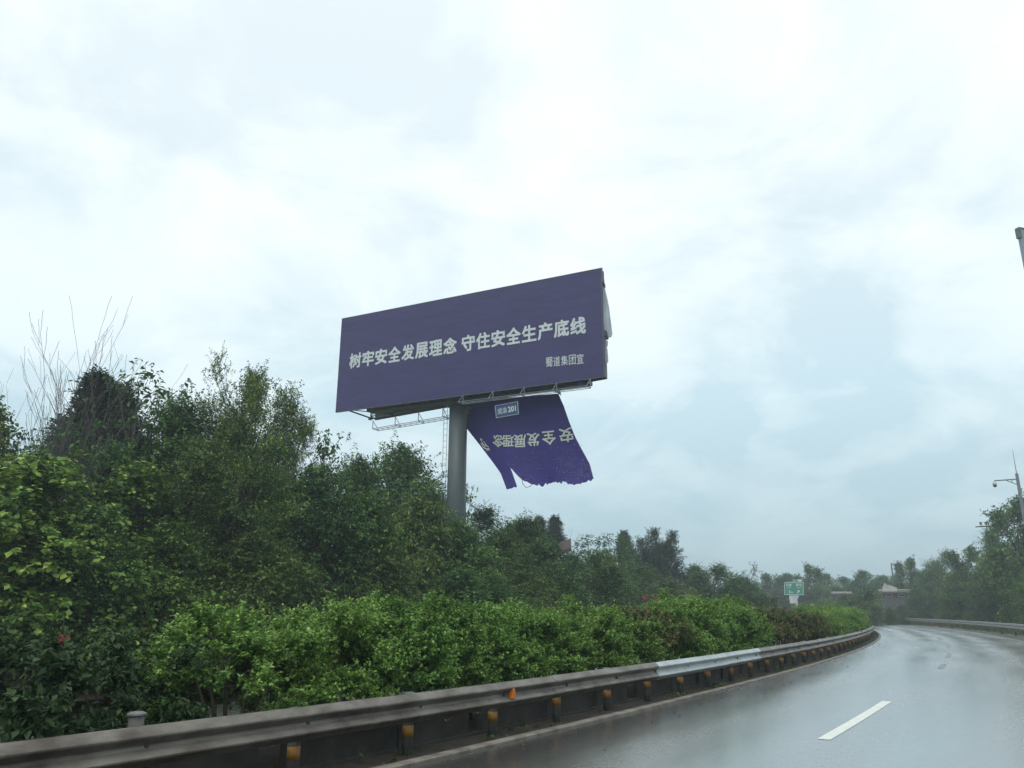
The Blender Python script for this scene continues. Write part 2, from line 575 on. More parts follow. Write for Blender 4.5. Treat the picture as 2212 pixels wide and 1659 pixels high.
ax_x = sinh_axis(260, 22, 2600, 15)
ax_y = sinh_axis(260, 22, 2600, 45)
gx, gy = np.meshgrid(ax_x, ax_y)
gv = np.zeros((gx.size, 3))
gv[:, 0] = gx.ravel(); gv[:, 1] = gy.ravel()
gv[:, 2] = [ground_z(a, b) for a, b in zip(gv[:, 0], gv[:, 1])]
nx = len(ax_x)
ii, jj = np.meshgrid(np.arange(nx - 1), np.arange(len(ax_y) - 1))
q0 = (jj * nx + ii).ravel()
gq = np.stack([q0, q0 + 1, q0 + nx + 1, q0 + nx], 1)
g_ob = link(bpy.data.objects.new('ground', np_mesh('ground', gv, gq, M['earth'], smooth=True)))
tag(g_ob, kind='structure')

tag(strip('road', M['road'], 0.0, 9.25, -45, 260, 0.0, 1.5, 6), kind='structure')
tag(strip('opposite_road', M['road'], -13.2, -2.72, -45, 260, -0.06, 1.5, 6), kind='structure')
tag(strip('median_strip', M['soil'], -2.72, -0.13, -45, 260, -0.035, 1.5, 3), kind='structure')
# low concrete kerb at the road's inner edge
vs, fs = extrude([(-.13, -.15), (-.13, .035), (-.015, .035), (0.0, .022), (0.0, -.15)], -45, 260, 1.5)
mb = MB(); mb.add(vs, fs)
tag(mb.build('kerb', M['concrete']), kind='structure')
tag(strip('opposite_edge_line', M['paint'], -3.02, -2.87, -45, 120, -0.056), kind='structure')
tag(strip('right_edge_line', M['worn_sheen_dimmed_paint'], 7.20, 7.35, -45, 260, 0.004), kind='structure')

# lane dashes: the near one white; the wet sheen's dimming is painted into the farther ones
dash = empty('lane_markings'); tag(dash, kind='structure')
dash_specs = []
for (ax_, ay_, bx_, by_, m_) in [(3.95, 10.84, 6.82, 15.3, 'paint'), (12.4, 24.1, 13.6, 26.3, 'worn_sheen_dimmed_paint'),
                                 (15.7, 30.0, 17.5, 33.3, 'worn_sheen_dimmed_paint'), (19.9, 37.9, 22.2, 42.0, 'worn_sheen_dimmed_paint'),
                                 (25.9, 49.6, 28.1, 54.2, 'worn_sheen_dimmed_paint')]:
    dash_specs.append((along(ax_, ay_), along(bx_, by_), m_))
for (s0, s1, m_) in dash_specs:
    strip('lane_dash', M[m_], 3.05 if m_ == 'paint' else 3.26, 3.21 if m_ == 'paint' else 3.42, s0, s1, 0.004, .5, 1, dash)

# ------------------------------------------------------------------ guardrails
def rail_profile(o, flip=1, zt=.64):
    f = [(0, 0), (.012, -.003), (.078, -.062), (.084, -.072), (.081, -.086), (.030, -.134), (.022, -.146), (.022, -.160), (.030, -.172),
         (.078, -.222), (.084, -.232), (.081, -.246), (.012, -.307), (0, -.310)]
    fr = [(o + flip * a, zt + b) for a, b in f]
    bk = [(o + flip * (a - .008), zt + b) for a, b in reversed(f)]
    return fr + bk


POST_MESH = {}
def post_meshes(zt, r=.062):
    key = (zt, r)
    if key in POST_MESH:
        return POST_MESH[key]
    a = MB(); a.tube([(0, 0, -.1), (0, 0, zt + .035)], r, 14)
    c = MB(); c.tube([(0, 0, zt + .0352), (0, 0, zt + .05), (0, 0, zt + .062)], [r * 1.22, r * 1.22, r * .8], 14)
    b = MB(); b.tube([(0, 0, .20), (0, 0, .32)], r + .003, 14)
    POST_MESH[key] = (a.mesh('post', M['post'], True), c.mesh('post_cap', M['cap']), b.mesh('reflective_band', M['amber'], True))
    return POST_MESH[key]


def add_post(parent, s, o, zt, band=True, z0=0.03, lean=0.0, band_dz=0.0):
    pm, cm, bm_ = post_meshes(zt)
    p = link(bpy.data.objects.new('post', pm), parent)
    p.location = P(s, o, z0)
    p.rotation_euler = (lean, lean * .6, rnd.uniform(0, 6))
    link(bpy.data.objects.new('post_cap', cm), p)
    if band:
        b = link(bpy.data.objects.new('reflective_band', bm_), p)
        b.location = (0, 0, band_dz)
    return p


def s_at_px(px, o_=None, z_=.6):
    best, bs = 1e9, 0
    s = -6.0
    while s < 55:
        p = P(s, NEAR_RAIL + .05 if o_ is None else o_, z_)
        d = p - Vector((0, 0, CAM_H))
        x = CX + F * d.dot(_rt2) / d.dot(_fwd)
        if abs(x - px) < best:
            best, bs = abs(x - px), s
        s += .05
    return bs


gr = empty('guardrail', (0, 0, 0))
tag(gr, 'weathered steel guardrail along the median hedge, with amber-banded posts and one bright new section', 'guardrail')
# the pixel columns where the bright section begins and ends
S_NEW0, S_NEW1 = s_at_px(1425), s_at_px(1645)
secs = []
q = S_NEW0
while q > -26:
    secs.append((q - 3.86, q, 'rust_rail')); q -= 3.86
q = S_NEW0
while q < S_NEW1 - 1:
    e_ = min(q + 3.86, S_NEW1); e_ = S_NEW1 if S_NEW1 - e_ < 1.5 else e_
    secs.append((q, e_, 'new_rail')); q = e_
while q < 100:
    secs.append((q, q + 5.79, 'rust_rail')); q += 5.79
for k_, (s0, s1, m_) in enumerate(sorted(secs)):
    dz = rnd.uniform(-.006, .006)
    do = .006 * (k_ % 2) + rnd.uniform(-.004, .004)
    vs, fs = extrude(rail_profile(NEAR_RAIL + do, 1, .64 + dz), s0 - .12, s1 + .12, .65)
    mb = MB(); mb.add(vs, fs)
    b_ = mb.build('beam', M[m_], gr, False)
    if m_ == 'new_rail':
        b_['label'] = 'bright new section of guardrail beam'
_sp = [s_at_px(v, NEAR_RAIL - .15, .25) for v in (637, 888, 1065)]
SPAN = (_sp[2] - _sp[0]) / 2
S_POST0 = _sp[0]
_b = MB(); _b.box((0, -.112, .515), .12, .085, .16); SPACER = _b.mesh('spacer_block', M['post'])
_b = MB(); _b.tube([(0, -.168, .516), (0, -.192, .516)], .02, 8); BOLT = _b.mesh('bolt', M['bolt'])
k = -9
while True:
    s = S_POST0 + k * SPAN
    if s > 88: break
    pst = add_post(gr, s, NEAR_RAIL - .15, (.585, .60, .575)[k % 3] if s > s_at_px(480, NEAR_RAIL - .15, .25) else .70, band=True, z0=-.03, lean=rnd.uniform(-.02, .02), band_dz=rnd.uniform(-.03, .03))
    t_ = P(s + .1, 0) - P(s, 0)
    pst.rotation_euler.z = math.atan2(t_.y, t_.x)
    for nm_, me_ in (('spacer_block', SPACER), ('bolt', BOLT)):      # between post and beam, and the bolt head in the beam's groove
        link(bpy.data.objects.new(nm_, me_), pst)
    k += 1
# orange wedge-shaped reflector clipped in the beam
s_ref = s_at_px(1103)
t_ = (P(s_ref + .1, 0) - P(s_ref, 0)).normalized(); n_ = Vector((t_.y, -t_.x, 0))
q = P(s_ref, NEAR_RAIL + .022, .486)
mb = MB()
w = .055
pts = [q - t_ * w + Vector((0, 0, -.06)), q + t_ * w + Vector((0, 0, -.06)), q + t_ * w * .3 + Vector((0, 0, .065)), q - t_ * w * .3 + Vector((0, 0, .065))]
mb.add(pts + [p + n_ * .075 for p in pts], [(0, 1, 2, 3), (4, 7, 6, 5), (0, 4, 5, 1), (1, 5, 6, 2), (2, 6, 7, 3), (3, 7, 4, 0)])
mb.build('reflector', M['reflector'], gr)

fr = empty('guardrail', (0, 0, 0))
tag(fr, 'grey guardrail on the outside of the bend, in front of the roadside trees', 'guardrail')
vs, fs = extrude(rail_profile(FAR_RAIL, -1, .78), 20, 215, 1.5)
mb = MB(); mb.add(vs, fs); mb.build('beam', M['rust_rail'], fr)
vs, fs = extrude([(FAR_RAIL + .02, .80), (FAR_RAIL + .02, .815), (FAR_RAIL - .05, .80), (FAR_RAIL - .05, .785)], 20, 215, 1.5)
mb = MB(); mb.add(vs, fs); mb.build('beam_top_flange', M['new_rail'], fr)
for k in range(24):
    add_post(fr, 24 + k * 5.8, FAR_RAIL + .13, .78, band=False, z0=0.0)

orl = empty('guardrail', (0, 0, 0))
tag(orl, 'brownish guardrail glimpsed through the hedge on the opposite carriageway side', 'guardrail')
vs, fs = extrude(rail_profile(OPP_RAIL, -1, .80), -22, 60, 1.0)
mb = MB(); mb.add(vs, fs); mb.build('beam', M['rust_rail'], orl)
for k in range(20):
    add_post(orl, -20 + k * 3.9, OPP_RAIL + .13, .70, band=False, z0=0.0)

# low dark planter panels behind the posts, with narrow gaps
pw = empty('planter_wall', (0, 0, 0))
tag(pw, 'low dark concrete planter wall under the hedge, broken by narrow gaps beside the posts', 'planter')
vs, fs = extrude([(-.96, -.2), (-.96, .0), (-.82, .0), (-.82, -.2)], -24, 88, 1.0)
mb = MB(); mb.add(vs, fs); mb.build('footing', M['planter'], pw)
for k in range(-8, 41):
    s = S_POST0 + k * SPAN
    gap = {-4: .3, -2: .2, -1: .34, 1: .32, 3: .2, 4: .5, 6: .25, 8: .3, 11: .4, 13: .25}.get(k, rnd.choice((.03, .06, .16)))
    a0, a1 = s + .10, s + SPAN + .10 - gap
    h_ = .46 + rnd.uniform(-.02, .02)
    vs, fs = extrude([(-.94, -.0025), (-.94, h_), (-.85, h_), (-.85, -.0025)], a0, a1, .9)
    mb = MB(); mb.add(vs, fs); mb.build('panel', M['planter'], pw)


# ------------------------------------------------------------------ vegetation
def unit(a):
    return a / np.maximum(np.linalg.norm(a, axis=-1, keepdims=True), 1e-9)


def leaves(rg, start, dirs, lens, k, L, W, droop=.3, sag=.25, fwd=.6, tone0=None, tip=.25, tvar=.12, t0=.12, jit=0.0):
    """k leaves along every twig; returns vertices, faces, tone per leaf"""
    N = len(start)
    t = (np.arange(k)[None, :] + rg.random((N, k))) / k * (1 - t0) + t0
    pos = start[:, None, :] + dirs[:, None, :] * (lens[:, None] * t)[..., None]
    pos[..., 2] -= sag * (lens[:, None] * t ** 2)
    if jit:
        pos += rg.normal(0, jit, pos.shape)
    side = unit(np.cross(dirs[:, None, :], unit(rg.normal(0, 1, (N, k, 3)))))
    d = unit(side + dirs[:, None, :] * fwd + np.array([0, 0, -droop]) + rg.normal(0, .25, (N, k, 3)))
    upv = np.array([0, 0, 1.0]) + rg.normal(0, .45, (N, k, 3))
    w = unit(np.cross(d, upv))
    n = unit(np.cross(w, d))
    sc = rg.uniform(.5, 1.35, (N, k, 1))
    l, wd = L * sc, W * sc
    a = pos + d * l * .45 + w * wd * .5 + n * wd * .18
    b = pos + d * l * .45 - w * wd * .5 + n * wd * .18
    e = pos + d * l - n * l * .08
    v = np.stack([pos, a, e, b], 2).reshape(-1, 3)
    f = np.arange(len(v)).reshape(-1, 4)
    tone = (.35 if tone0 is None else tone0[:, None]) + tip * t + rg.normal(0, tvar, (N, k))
    return v, f, np.clip(tone, 0, 1).ravel()


def crown_profile(kind, t):
    if kind == 'round':
        return np.sqrt(np.clip(1 - (2 * t - .95) ** 2, .02, 1))
    if kind == 'dome':
        return np.sqrt(np.clip(1 - np.clip(t, 0, 1) ** 2.2, .01, 1)) * np.clip(.75 + t, 0, 1)
    if kind == 'cone':
        return np.clip(1.02 - t, .03, 1) ** .8 * np.clip(.55 + 3 * t, 0, 1)
    if kind == 'column':
        return np.clip(1 - t ** 3, .05, 1) * np.clip(.7 + t, 0, 1)
    return np.ones_like(t)


def make_tree(seed, H, hw, base, prof, n_cl, n_tw, k, L, W, rc, leaf_m, wood_m='bark', droop=.3, sag=.25, up=.5, lobes=1,
              shell=.5, tip=.3, stems=1, trunk_r=None, wood_sides=6, tone_rng=(.0, .5), twig_wood=0, len_rng=(.55, 1.2)):
    """returns (wood mesh, leaf mesh) with the base at the origin"""
    rg = np.random.default_rng(seed)
    rr = random.Random(seed)
    cen = []
    lobe = [(0, 0, 1.0, 1.0)]
    if lobes > 1:
        lobe = []
        for i in range(lobes):
            an = 2 * math.pi * i / lobes + rr.uniform(-.4, .4)
            d = hw * rr.uniform(.35, .55)
            lobe.append((math.cos(an) * d, math.sin(an) * d, rr.uniform(.70, .90) if i else 1.0, rr.uniform(.5, .62)))
    for i in range(n_cl):
        lx, ly, lh, lw = lobe[i % len(lobe)]
        t = rr.random() ** .9
        r = float(crown_profile(prof, np.array(t))) * hw * lw
        q = (shell + (1 - shell) * rr.random()) if rr.random() < .8 else rr.random() * shell
        an = rr.uniform(0, 2 * math.pi)
        rad = max(0, r * q - rc * .35)
        z = H * (base + (1 - base) * t * lh) - rc * .45
        cen.append((lx + rad * math.cos(an), ly + rad * math.sin(an), max(z, rc * .5)))
    cen = np.array(cen)
    n_t = len(cen)
    axis = np.zeros_like(cen); axis[:, :2] = cen[:, :2] * .25; axis[:, 2] = cen[:, 2]
    outw = cen - np.array([0, 0, H * (base + .45 * (1 - base))])
    outw = unit(outw * np.array([1, 1, .8]))
    st = np.repeat(cen, n_tw, 0) + rg.normal(0, rc * .28, (n_t * n_tw, 3))
    dr = unit(np.repeat(outw, n_tw, 0) * .75 + np.array([0, 0, up]) + rg.normal(0, .75, (n_t * n_tw, 3)))
    ln = rc * rg.uniform(len_rng[0], len_rng[1], n_t * n_tw)
    ctone = rg.uniform(tone_rng[0], tone_rng[1], n_t)
    tone0 = np.repeat(ctone, n_tw) + rg.normal(0, .07, n_t * n_tw)
    v, f, tone = leaves(rg, st, dr, ln, k, L, W, droop, sag, tone0=tone0, tip=tip)
    v[:, 2] = np.maximum(v[:, 2], .02)
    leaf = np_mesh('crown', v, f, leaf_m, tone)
    # wood
    mb = MB()
    tr = trunk_r or H * .018
    tops = []
    for sidx in range(stems):
        an = 2 * math.pi * sidx / stems + rr.uniform(-.3, .3)
        sp = 0 if stems == 1 else hw * .25
        hgt = H * (base + (1 - base) * .72)
        pts = []
        for i in range(7):
            q = i / 6
            pts.append((math.cos(an) * sp * q + rr.uniform(-.05, .05) * H * .1 * q, math.sin(an) * sp * q + rr.uniform(-.05, .05) * H * .1 * q, -.15 + (hgt + .15) * q))
        mb.tube(pts, [tr * (1.15 - .9 * i / 6) for i in range(7)], wood_sides + 2)
        tops.append(pts)
    for i in range(n_t):
        pts = tops[i % len(tops)]
        cz = cen[i][2]
        zb = max(H * base * .5, cz - hw * rr.uniform(.5, .9))
        j = min(range(len(pts)), key=lambda a: abs(pts[a][2] - zb))
        a = Vector(pts[j]); c = Vector(cen[i])
        m1 = a.lerp(c, .5) + Vector((0, 0, -.08 * (c - a).length))
        r0 = tr * rr.uniform(.16, .28)
        mb.tube([a, m1, c], [r0, r0 * .65, r0 * .3], max(4, wood_sides - 1), False)
    if twig_wood:
        for i in range(0, len(st), twig_wood):
            a = Vector(st[i]); d = Vector(dr[i]); l = float(ln[i])
            mb.tube([a, a + d * l * .5 + Vector((0, 0, -sag * l * .25)), a + d * l + Vector((0, 0, -sag * l))], [.012, .009, .004], 3, False)
    wood = mb.mesh('trunk', M[wood_m], True)
    return wood, leaf


SP = {}
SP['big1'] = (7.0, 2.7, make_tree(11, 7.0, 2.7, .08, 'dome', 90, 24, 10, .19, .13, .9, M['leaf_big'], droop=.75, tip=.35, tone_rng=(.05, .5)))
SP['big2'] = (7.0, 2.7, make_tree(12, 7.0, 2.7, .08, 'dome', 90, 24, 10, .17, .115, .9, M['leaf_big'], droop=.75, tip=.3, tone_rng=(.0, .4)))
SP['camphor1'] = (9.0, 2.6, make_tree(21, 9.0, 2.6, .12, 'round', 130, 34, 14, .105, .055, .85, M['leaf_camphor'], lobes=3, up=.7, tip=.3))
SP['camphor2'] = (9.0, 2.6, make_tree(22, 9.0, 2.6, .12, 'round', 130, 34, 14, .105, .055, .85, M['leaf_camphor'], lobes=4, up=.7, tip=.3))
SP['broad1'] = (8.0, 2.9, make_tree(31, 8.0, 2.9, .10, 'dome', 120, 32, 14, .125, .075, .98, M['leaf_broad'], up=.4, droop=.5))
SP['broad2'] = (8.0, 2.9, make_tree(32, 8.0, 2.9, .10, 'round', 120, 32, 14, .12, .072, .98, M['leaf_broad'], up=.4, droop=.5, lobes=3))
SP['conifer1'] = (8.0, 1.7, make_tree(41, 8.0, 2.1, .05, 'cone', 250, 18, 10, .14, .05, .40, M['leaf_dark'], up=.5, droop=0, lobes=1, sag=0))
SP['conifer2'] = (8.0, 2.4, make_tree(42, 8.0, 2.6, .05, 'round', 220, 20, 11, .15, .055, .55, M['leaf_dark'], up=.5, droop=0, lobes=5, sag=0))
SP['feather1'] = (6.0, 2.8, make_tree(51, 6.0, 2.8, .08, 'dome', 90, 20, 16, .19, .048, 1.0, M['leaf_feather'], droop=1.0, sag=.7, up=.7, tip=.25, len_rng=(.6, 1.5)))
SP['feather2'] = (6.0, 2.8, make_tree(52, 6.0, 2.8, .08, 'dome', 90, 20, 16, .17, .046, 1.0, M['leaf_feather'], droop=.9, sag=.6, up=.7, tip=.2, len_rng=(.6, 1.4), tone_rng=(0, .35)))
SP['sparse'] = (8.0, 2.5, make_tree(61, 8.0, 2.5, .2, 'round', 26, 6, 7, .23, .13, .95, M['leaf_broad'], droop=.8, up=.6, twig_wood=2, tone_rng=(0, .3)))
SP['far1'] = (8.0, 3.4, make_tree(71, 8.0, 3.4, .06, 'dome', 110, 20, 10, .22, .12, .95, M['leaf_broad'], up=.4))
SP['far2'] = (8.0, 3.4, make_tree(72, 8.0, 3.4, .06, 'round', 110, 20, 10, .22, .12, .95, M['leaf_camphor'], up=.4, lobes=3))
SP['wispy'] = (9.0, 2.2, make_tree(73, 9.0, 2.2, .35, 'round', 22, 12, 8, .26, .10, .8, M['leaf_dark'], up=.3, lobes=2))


def measured(sp):
    H, hw, (wood, leaf) = sp
    a = np.empty(len(leaf.vertices) * 3, dtype=np.float32)
    leaf.vertices.foreach_get('co', a)
    a = a.reshape(-1, 3)
    r = np.abs(a[:, 0])
    zt = float(np.percentile(a[:, 2], 99.6))
    hi = a[a[:, 2] > zt * .955]
    return (zt, float(np.percentile(r, 95)), (wood, leaf), float(hi[:, 0].mean()), float(hi[:, 1].mean()))


for _k in list(SP):
    SP[_k] = measured(SP[_k])


def place(kind, px, top, D, hw_px, label, cat='tree', group=None, name='tree', rot=None, sx=None):
    H, hw, (wood, leaf), *top_xy = SP[kind]
    tp = at(px, top, D)
    zg = ground_z(tp.x, tp.y) - .05
    o = empty(name, (tp.x, tp.y, zg), rnd.uniform(0, 6.28) if rot is None else rot)
    depth = Vector((tp.x, tp.y, tp.z - CAM_H)).dot(_fwd)
    k = (hw_px / F * depth) / hw if sx is None else sx
    if name == 'tree' and sx is None:
        k *= 1.12
        if kind[:3] == 'con':
            k = max(k, .20 * (tp.z - zg) / hw)
        if kind[:3] in ('bro', 'cam', 'far', 'big', 'fea'):
            k = max(k, (.135 if kind[:3] == 'cam' else .25) * (tp.z - zg) / hw)
    o.scale = (k, k, max(.2, (tp.z - zg) / H))
    if top_xy:                              # the highest part of the crown, not the trunk, stands at (px, top)
        a_ = o.rotation_euler.z
        o.location.x -= k * (top_xy[0] * math.cos(a_) - top_xy[1] * math.sin(a_))
        o.location.y -= k * (top_xy[0] * math.sin(a_) + top_xy[1] * math.cos(a_))
    link(bpy.data.objects.new('trunk', wood), o)
    link(bpy.data.objects.new('crown', leaf), o)
    tag(o, label, cat, group)
    return o


def place_o(kind, px, top, o, hw_px, label, **kw):
    return place(kind, px, top, range_for_offset(px, o), hw_px, label, **kw)


G1 = 'trees beyond the opposite carriageway'
LEFT = [
 # back row first
 ('big2', -20, 870, -22, 75, 'broad-leaved tree at the picture edge beside the bare tree'),
 ('conifer1', 214, 812, -22, 52, 'dark bushy conifer standing right behind the bare tree'),
 ('conifer1', 262, 838, -23, 40, 'narrower dark conifer close beside the bare tree'),
 ('broad2', 150, 930, -21, 110, 'dark green tree low around the foot of the bare tree'),
 ('sparse', 325, 790, -20, 75, 'thin open tree with big drooping leaves between the bare tree and the twin-topped tree'),
 ('broad1', 392, 862, -21, 70, 'mid green round tree left of the tall twin-topped tree'),
 ('camphor1', 482, 782, -20, 62, 'tall slender tree, the pointed half of the twin-topped pair', ),
 ('camphor2', 552, 806, -20.5, 78, 'tall dense tree with a broad pointed crown, beside the slender pointed one'),
 ('camphor1', 634, 862, -20, 52, 'shorter pointed tree on the billboard side of the twin-topped pair'),
 ('sparse', 715, 932, -20, 55, 'small open tree with large separate leaves under the billboard corner'),
 ('broad1', 775, 990, -21, 70, 'bushy tree below the billboard catwalk with leafy sprigs on top'),
 ('broad1', 866, 966, -25, 92, 'rounded dense dark tree just left of the billboard pole'),
 ('broad1', 935, 1062, -24, 46, 'small dark tree touching the billboard ladder'),
 ('sparse', 1012, 1048, -23, 26, 'spindly sapling with a leafy tip right of the billboard pole'),
 ('broad2', 1050, 1098, -22, 75, 'mid green bushy tree right of the pole foot'),
 ('conifer1', 1165, 1120, -27, 30, 'dark conifer with a pointed tip right of the hanging banner'),
 ('conifer1', 1198, 1118, -27.5, 27, 'second dark conifer, its rounder tip nearest the bare twigs'),
 ('broad1', 1115, 1128, -23, 62, 'leafy tree under the torn corner of the hanging banner'),
 ('sparse', 1262, 1155, -22, 45, 'open tree with hanging leaves near the tiled shed roof'),
 ('sparse', 1308, 1152, -21, 40, 'open tree whose leafy sprigs stand out against the sky above the white trunk'),
 ('conifer1', 1347, 1150, -26, 20, 'small slim conifer above the white-painted trunk'),
 ('conifer2', 1412, 1146, -25, 42, 'big dark conifer, the taller lump of the dark clump'),
 ('conifer2', 1452, 1152, -25, 40, 'big dark conifer on the road side of the dark clump'),
 ('broad1', 1500, 1222, -28, 35, 'small grey-green tree at the foot of the dark conifer clump'),
 ('broad2', 1552, 1222, -22, 52, 'rounded tree standing between the dark conifers and the green sign'),
 ('broad1', 1602, 1246, -20, 40, 'lower bushy tree left of the wispy tall tree'),
 # front row
 ('big1', 90, 992, -16, 165, 'yellow-green tree with large leaves in the front row, nearest the edge'),
 ('big2', 300, 1010, -17, 140, 'large-leaved dark tree in the front row below the dark conifers'),
 ('broad1', 190, 1100, -15.3, 110, 'dark leafy tree low behind the hedge under the yellow-green tree'),
 ('camphor2', 455, 960, -17, 110, 'fine-leaved bushy tree in front of the twin-topped pair'),
 ('camphor1', 585, 955, -17, 100, 'fine-leaved tree with yellow tips in front of the broad pointed crown'),
 ('broad2', 380, 1130, -15.2, 110, 'dark shady tree low behind the hedge, below the fine-leaved trees'),
 ('broad1', 690, 1010, -17, 95, 'green tree in the front row under the billboard lower left corner'),
 ('feather2', 560, 1150, -15.2, 110, 'drooping pale-tipped bush low in front of the fine-leaved tree'),
 ('big2', 780, 1075, -16.5, 95, 'large-leaved tree in the front row left of the pole'),
 ('feather1', 912, 1078, -17.5, 105, 'feathery yellow-green tree drooping in front of the pole foot'),
 ('feather2', 830, 1190, -15.2, 90, 'feathery dark bush low behind the bright hedge left of the pole'),
 ('broad1', 985, 1128, -17, 80, 'dense tree hiding the base of the billboard pole'),
 ('feather2', 1080, 1150, -17, 85, 'feathery tree below the hanging banner'),
 ('broad2', 980, 1215, -15.2, 85, 'dark bush low behind the bright hedge under the pole'),
 ('broad1', 1165, 1170, -17, 75, 'dark green front-row tree before the pair of conifers'),
 ('feather1', 1130, 1235, -15.3, 70, 'pale bushy tree low behind the hedge below the conifer pair'),
 ('broad2', 1240, 1200, -17, 60, 'dense tree covering the tiled shed roof'),
 ('broad1', 1292, 1195, -17, 52, 'grey-green leafy tree left of the white-painted trunk'),
 ('broad2', 1385, 1222, -18, 55, 'olive tree right of the white-painted trunk'),
 ('feather2', 1440, 1248, -17, 50, 'olive drooping tree before the dark conifer clump'),
 ('broad1', 1500, 1262, -17, 48, 'bushy tree low before the conifers, pale leaves on one side'),
 ('broad2', 1560, 1275, -16, 45, 'bushy tree above the reddish hedge shrubs'),
 ('far1', 1610, 1272, -16, 36, 'rounded bushy tree under the wispy lone tree'),
 ('far2', 1652, 1284, -15.5, 20, 'small bushy tree just left of the green direction sign'),
]
for (kind, px, top, o, hw, lab) in LEFT:
    place_o(kind, px, top, o, hw, lab, group=G1)

# whitewashed trunk showing between the leaves
Dw = range_for_offset(1345, -15.6)
t = empty('tree', at(1345, 1300, Dw)); tag(t, 'leaning tree with a whitewashed trunk showing through the leaves', 'tree', G1)
base_w = at(1349, 1322, Dw)
t.location = base_w
mb = MB()
tp_ = [at(1350, 1330, Dw), at(1347, 1300, Dw), at(1341, 1268, Dw + .4), at(1336, 1240, Dw + .8), at(1333, 1215, Dw + 1)]
mb.tube([p - base_w for p in tp_], [.20, .16, .10, .08, .05], 10)
mb.build('trunk', M['lime'], t, True)
H_, hw_, (wd_, lf_) = SP['sparse'][:3]
c_ = link(bpy.data.objects.new('crown', lf_), t)
c_.scale = (.55, .55, .62)
c_.location = (0, 0, .2)

# trees far round the bend and the outside of the bend
FAR = [
 ('wispy', 1626, 1214, 165, 17, 'wispy lone tree rising above the far treeline left of the green sign'),
 ('far2', 1655, 1240, 170, 30, 'far hazy tree next to the wispy lone tree'),
 ('far1', 1700, 1241, 175, 36, 'far hazy tree directly above the green sign'),
 ('wispy', 1672, 1238, 160, 14, 'small twin-tufted tree in the far treeline'),
 ('far2', 1746, 1221, 160, 30, 'taller hazy tree peaking right of the green sign'),
 ('far1', 1782, 1240, 180, 28, 'low hazy tree right of the taller hazy peak'),
 ('far2', 1822, 1247, 190, 32, 'distant tree above the little red-roofed house'),
 ('far1', 1862, 1234, 165, 30, 'distant spreading tree with a flat feathery top'),
 ('far1', 1905, 1244, 185, 32, 'distant tree left of the two thin masts'),
 ('far2', 1940, 1238, 180, 26, 'distant dark tree behind the two thin masts'),
 ('wispy', 1938, 1212, 150, 15, 'loose tuft-topped tree beside the two thin masts'),
 ('far2', 1965, 1207, 145, 27, 'dark ragged tree behind the white-walled house'),
 ('far1', 1730, 1270, 172, 26, 'dark round tree right behind the green sign'),
 ('far2', 1778, 1268, 168, 36, 'round tree between the green sign and the red-roofed house'),
 ('far2', 1868, 1270, 116, 36, 'big round olive tree overhanging the far end of the hedge'),
 ('far1', 1835, 1296, 120, 24, 'low dark tree in front of the red-roofed house'),
 ('far1', 1808, 1302, 122, 26, 'low bushy tree just above the far bright hedge'),
 ('far1', 1772, 1300, 125, 18, 'bushy tree behind the small green road sign'),
 ('feather2', 1946, 1307, 124, 20, 'pale olive bush on the bank below the white-walled house'),
 ('feather2', 1918, 1311, 120, 14, 'pale olive bush beside the big round olive tree'),
 ('far1', 2000, 1234, range_for_offset(2000, 15), 30, 'tree with a knobbly top nearest the white-walled house'),
 ('broad2', 2043, 1192, range_for_offset(2043, 17), 34, 'tree with a lumpy double crown right of the knobbly one'),
 ('broad2', 2012, 1262, range_for_offset(2012, 13.5), 34, 'shorter rounded tree in front of the knobbly and double-crowned trees'),
 ('far2', 2095, 1182, range_for_offset(2095, 14), 36, 'dense roadside tree below the camera arm'),
 ('broad1', 2078, 1232, range_for_offset(2078, 13), 38, 'shorter bushy tree before the outer guardrail, below the dense ones'),
 ('broad2', 2140, 1142, range_for_offset(2140, 13), 42, 'tall roadside tree whose crown hides the camera arm foot'),
 ('broad1', 2128, 1225, range_for_offset(2128, 13), 36, 'dark lower tree by the outer guardrail near the picture edge'),
 ('far2', 2196, 1078, range_for_offset(2196, 13), 44, 'tallest roadside tree, around the foot of the camera mast'),
 ('broad2', 2240, 1075, range_for_offset(2240, 15.5), 50, 'tall tree half cut off by the picture edge past the camera mast'),
 ('broad2', 2188, 1190, range_for_offset(2188, 13), 46, 'big leafy tree low in front of the tallest roadside tree'),
 ('feather1', 2052, 1288, range_for_offset(2052, 11.8), 22, 'pale yellow-green bush at the outer guardrail'),
 ('broad1', 2235, 1230, range_for_offset(2235, 12.5), 40, 'leafy tree low at the picture edge by the outer guardrail'),
]
for (kind, px, top, D, hw, lab) in FAR:
    place(kind, px, top, D, hw, lab, group='trees around the far bend')


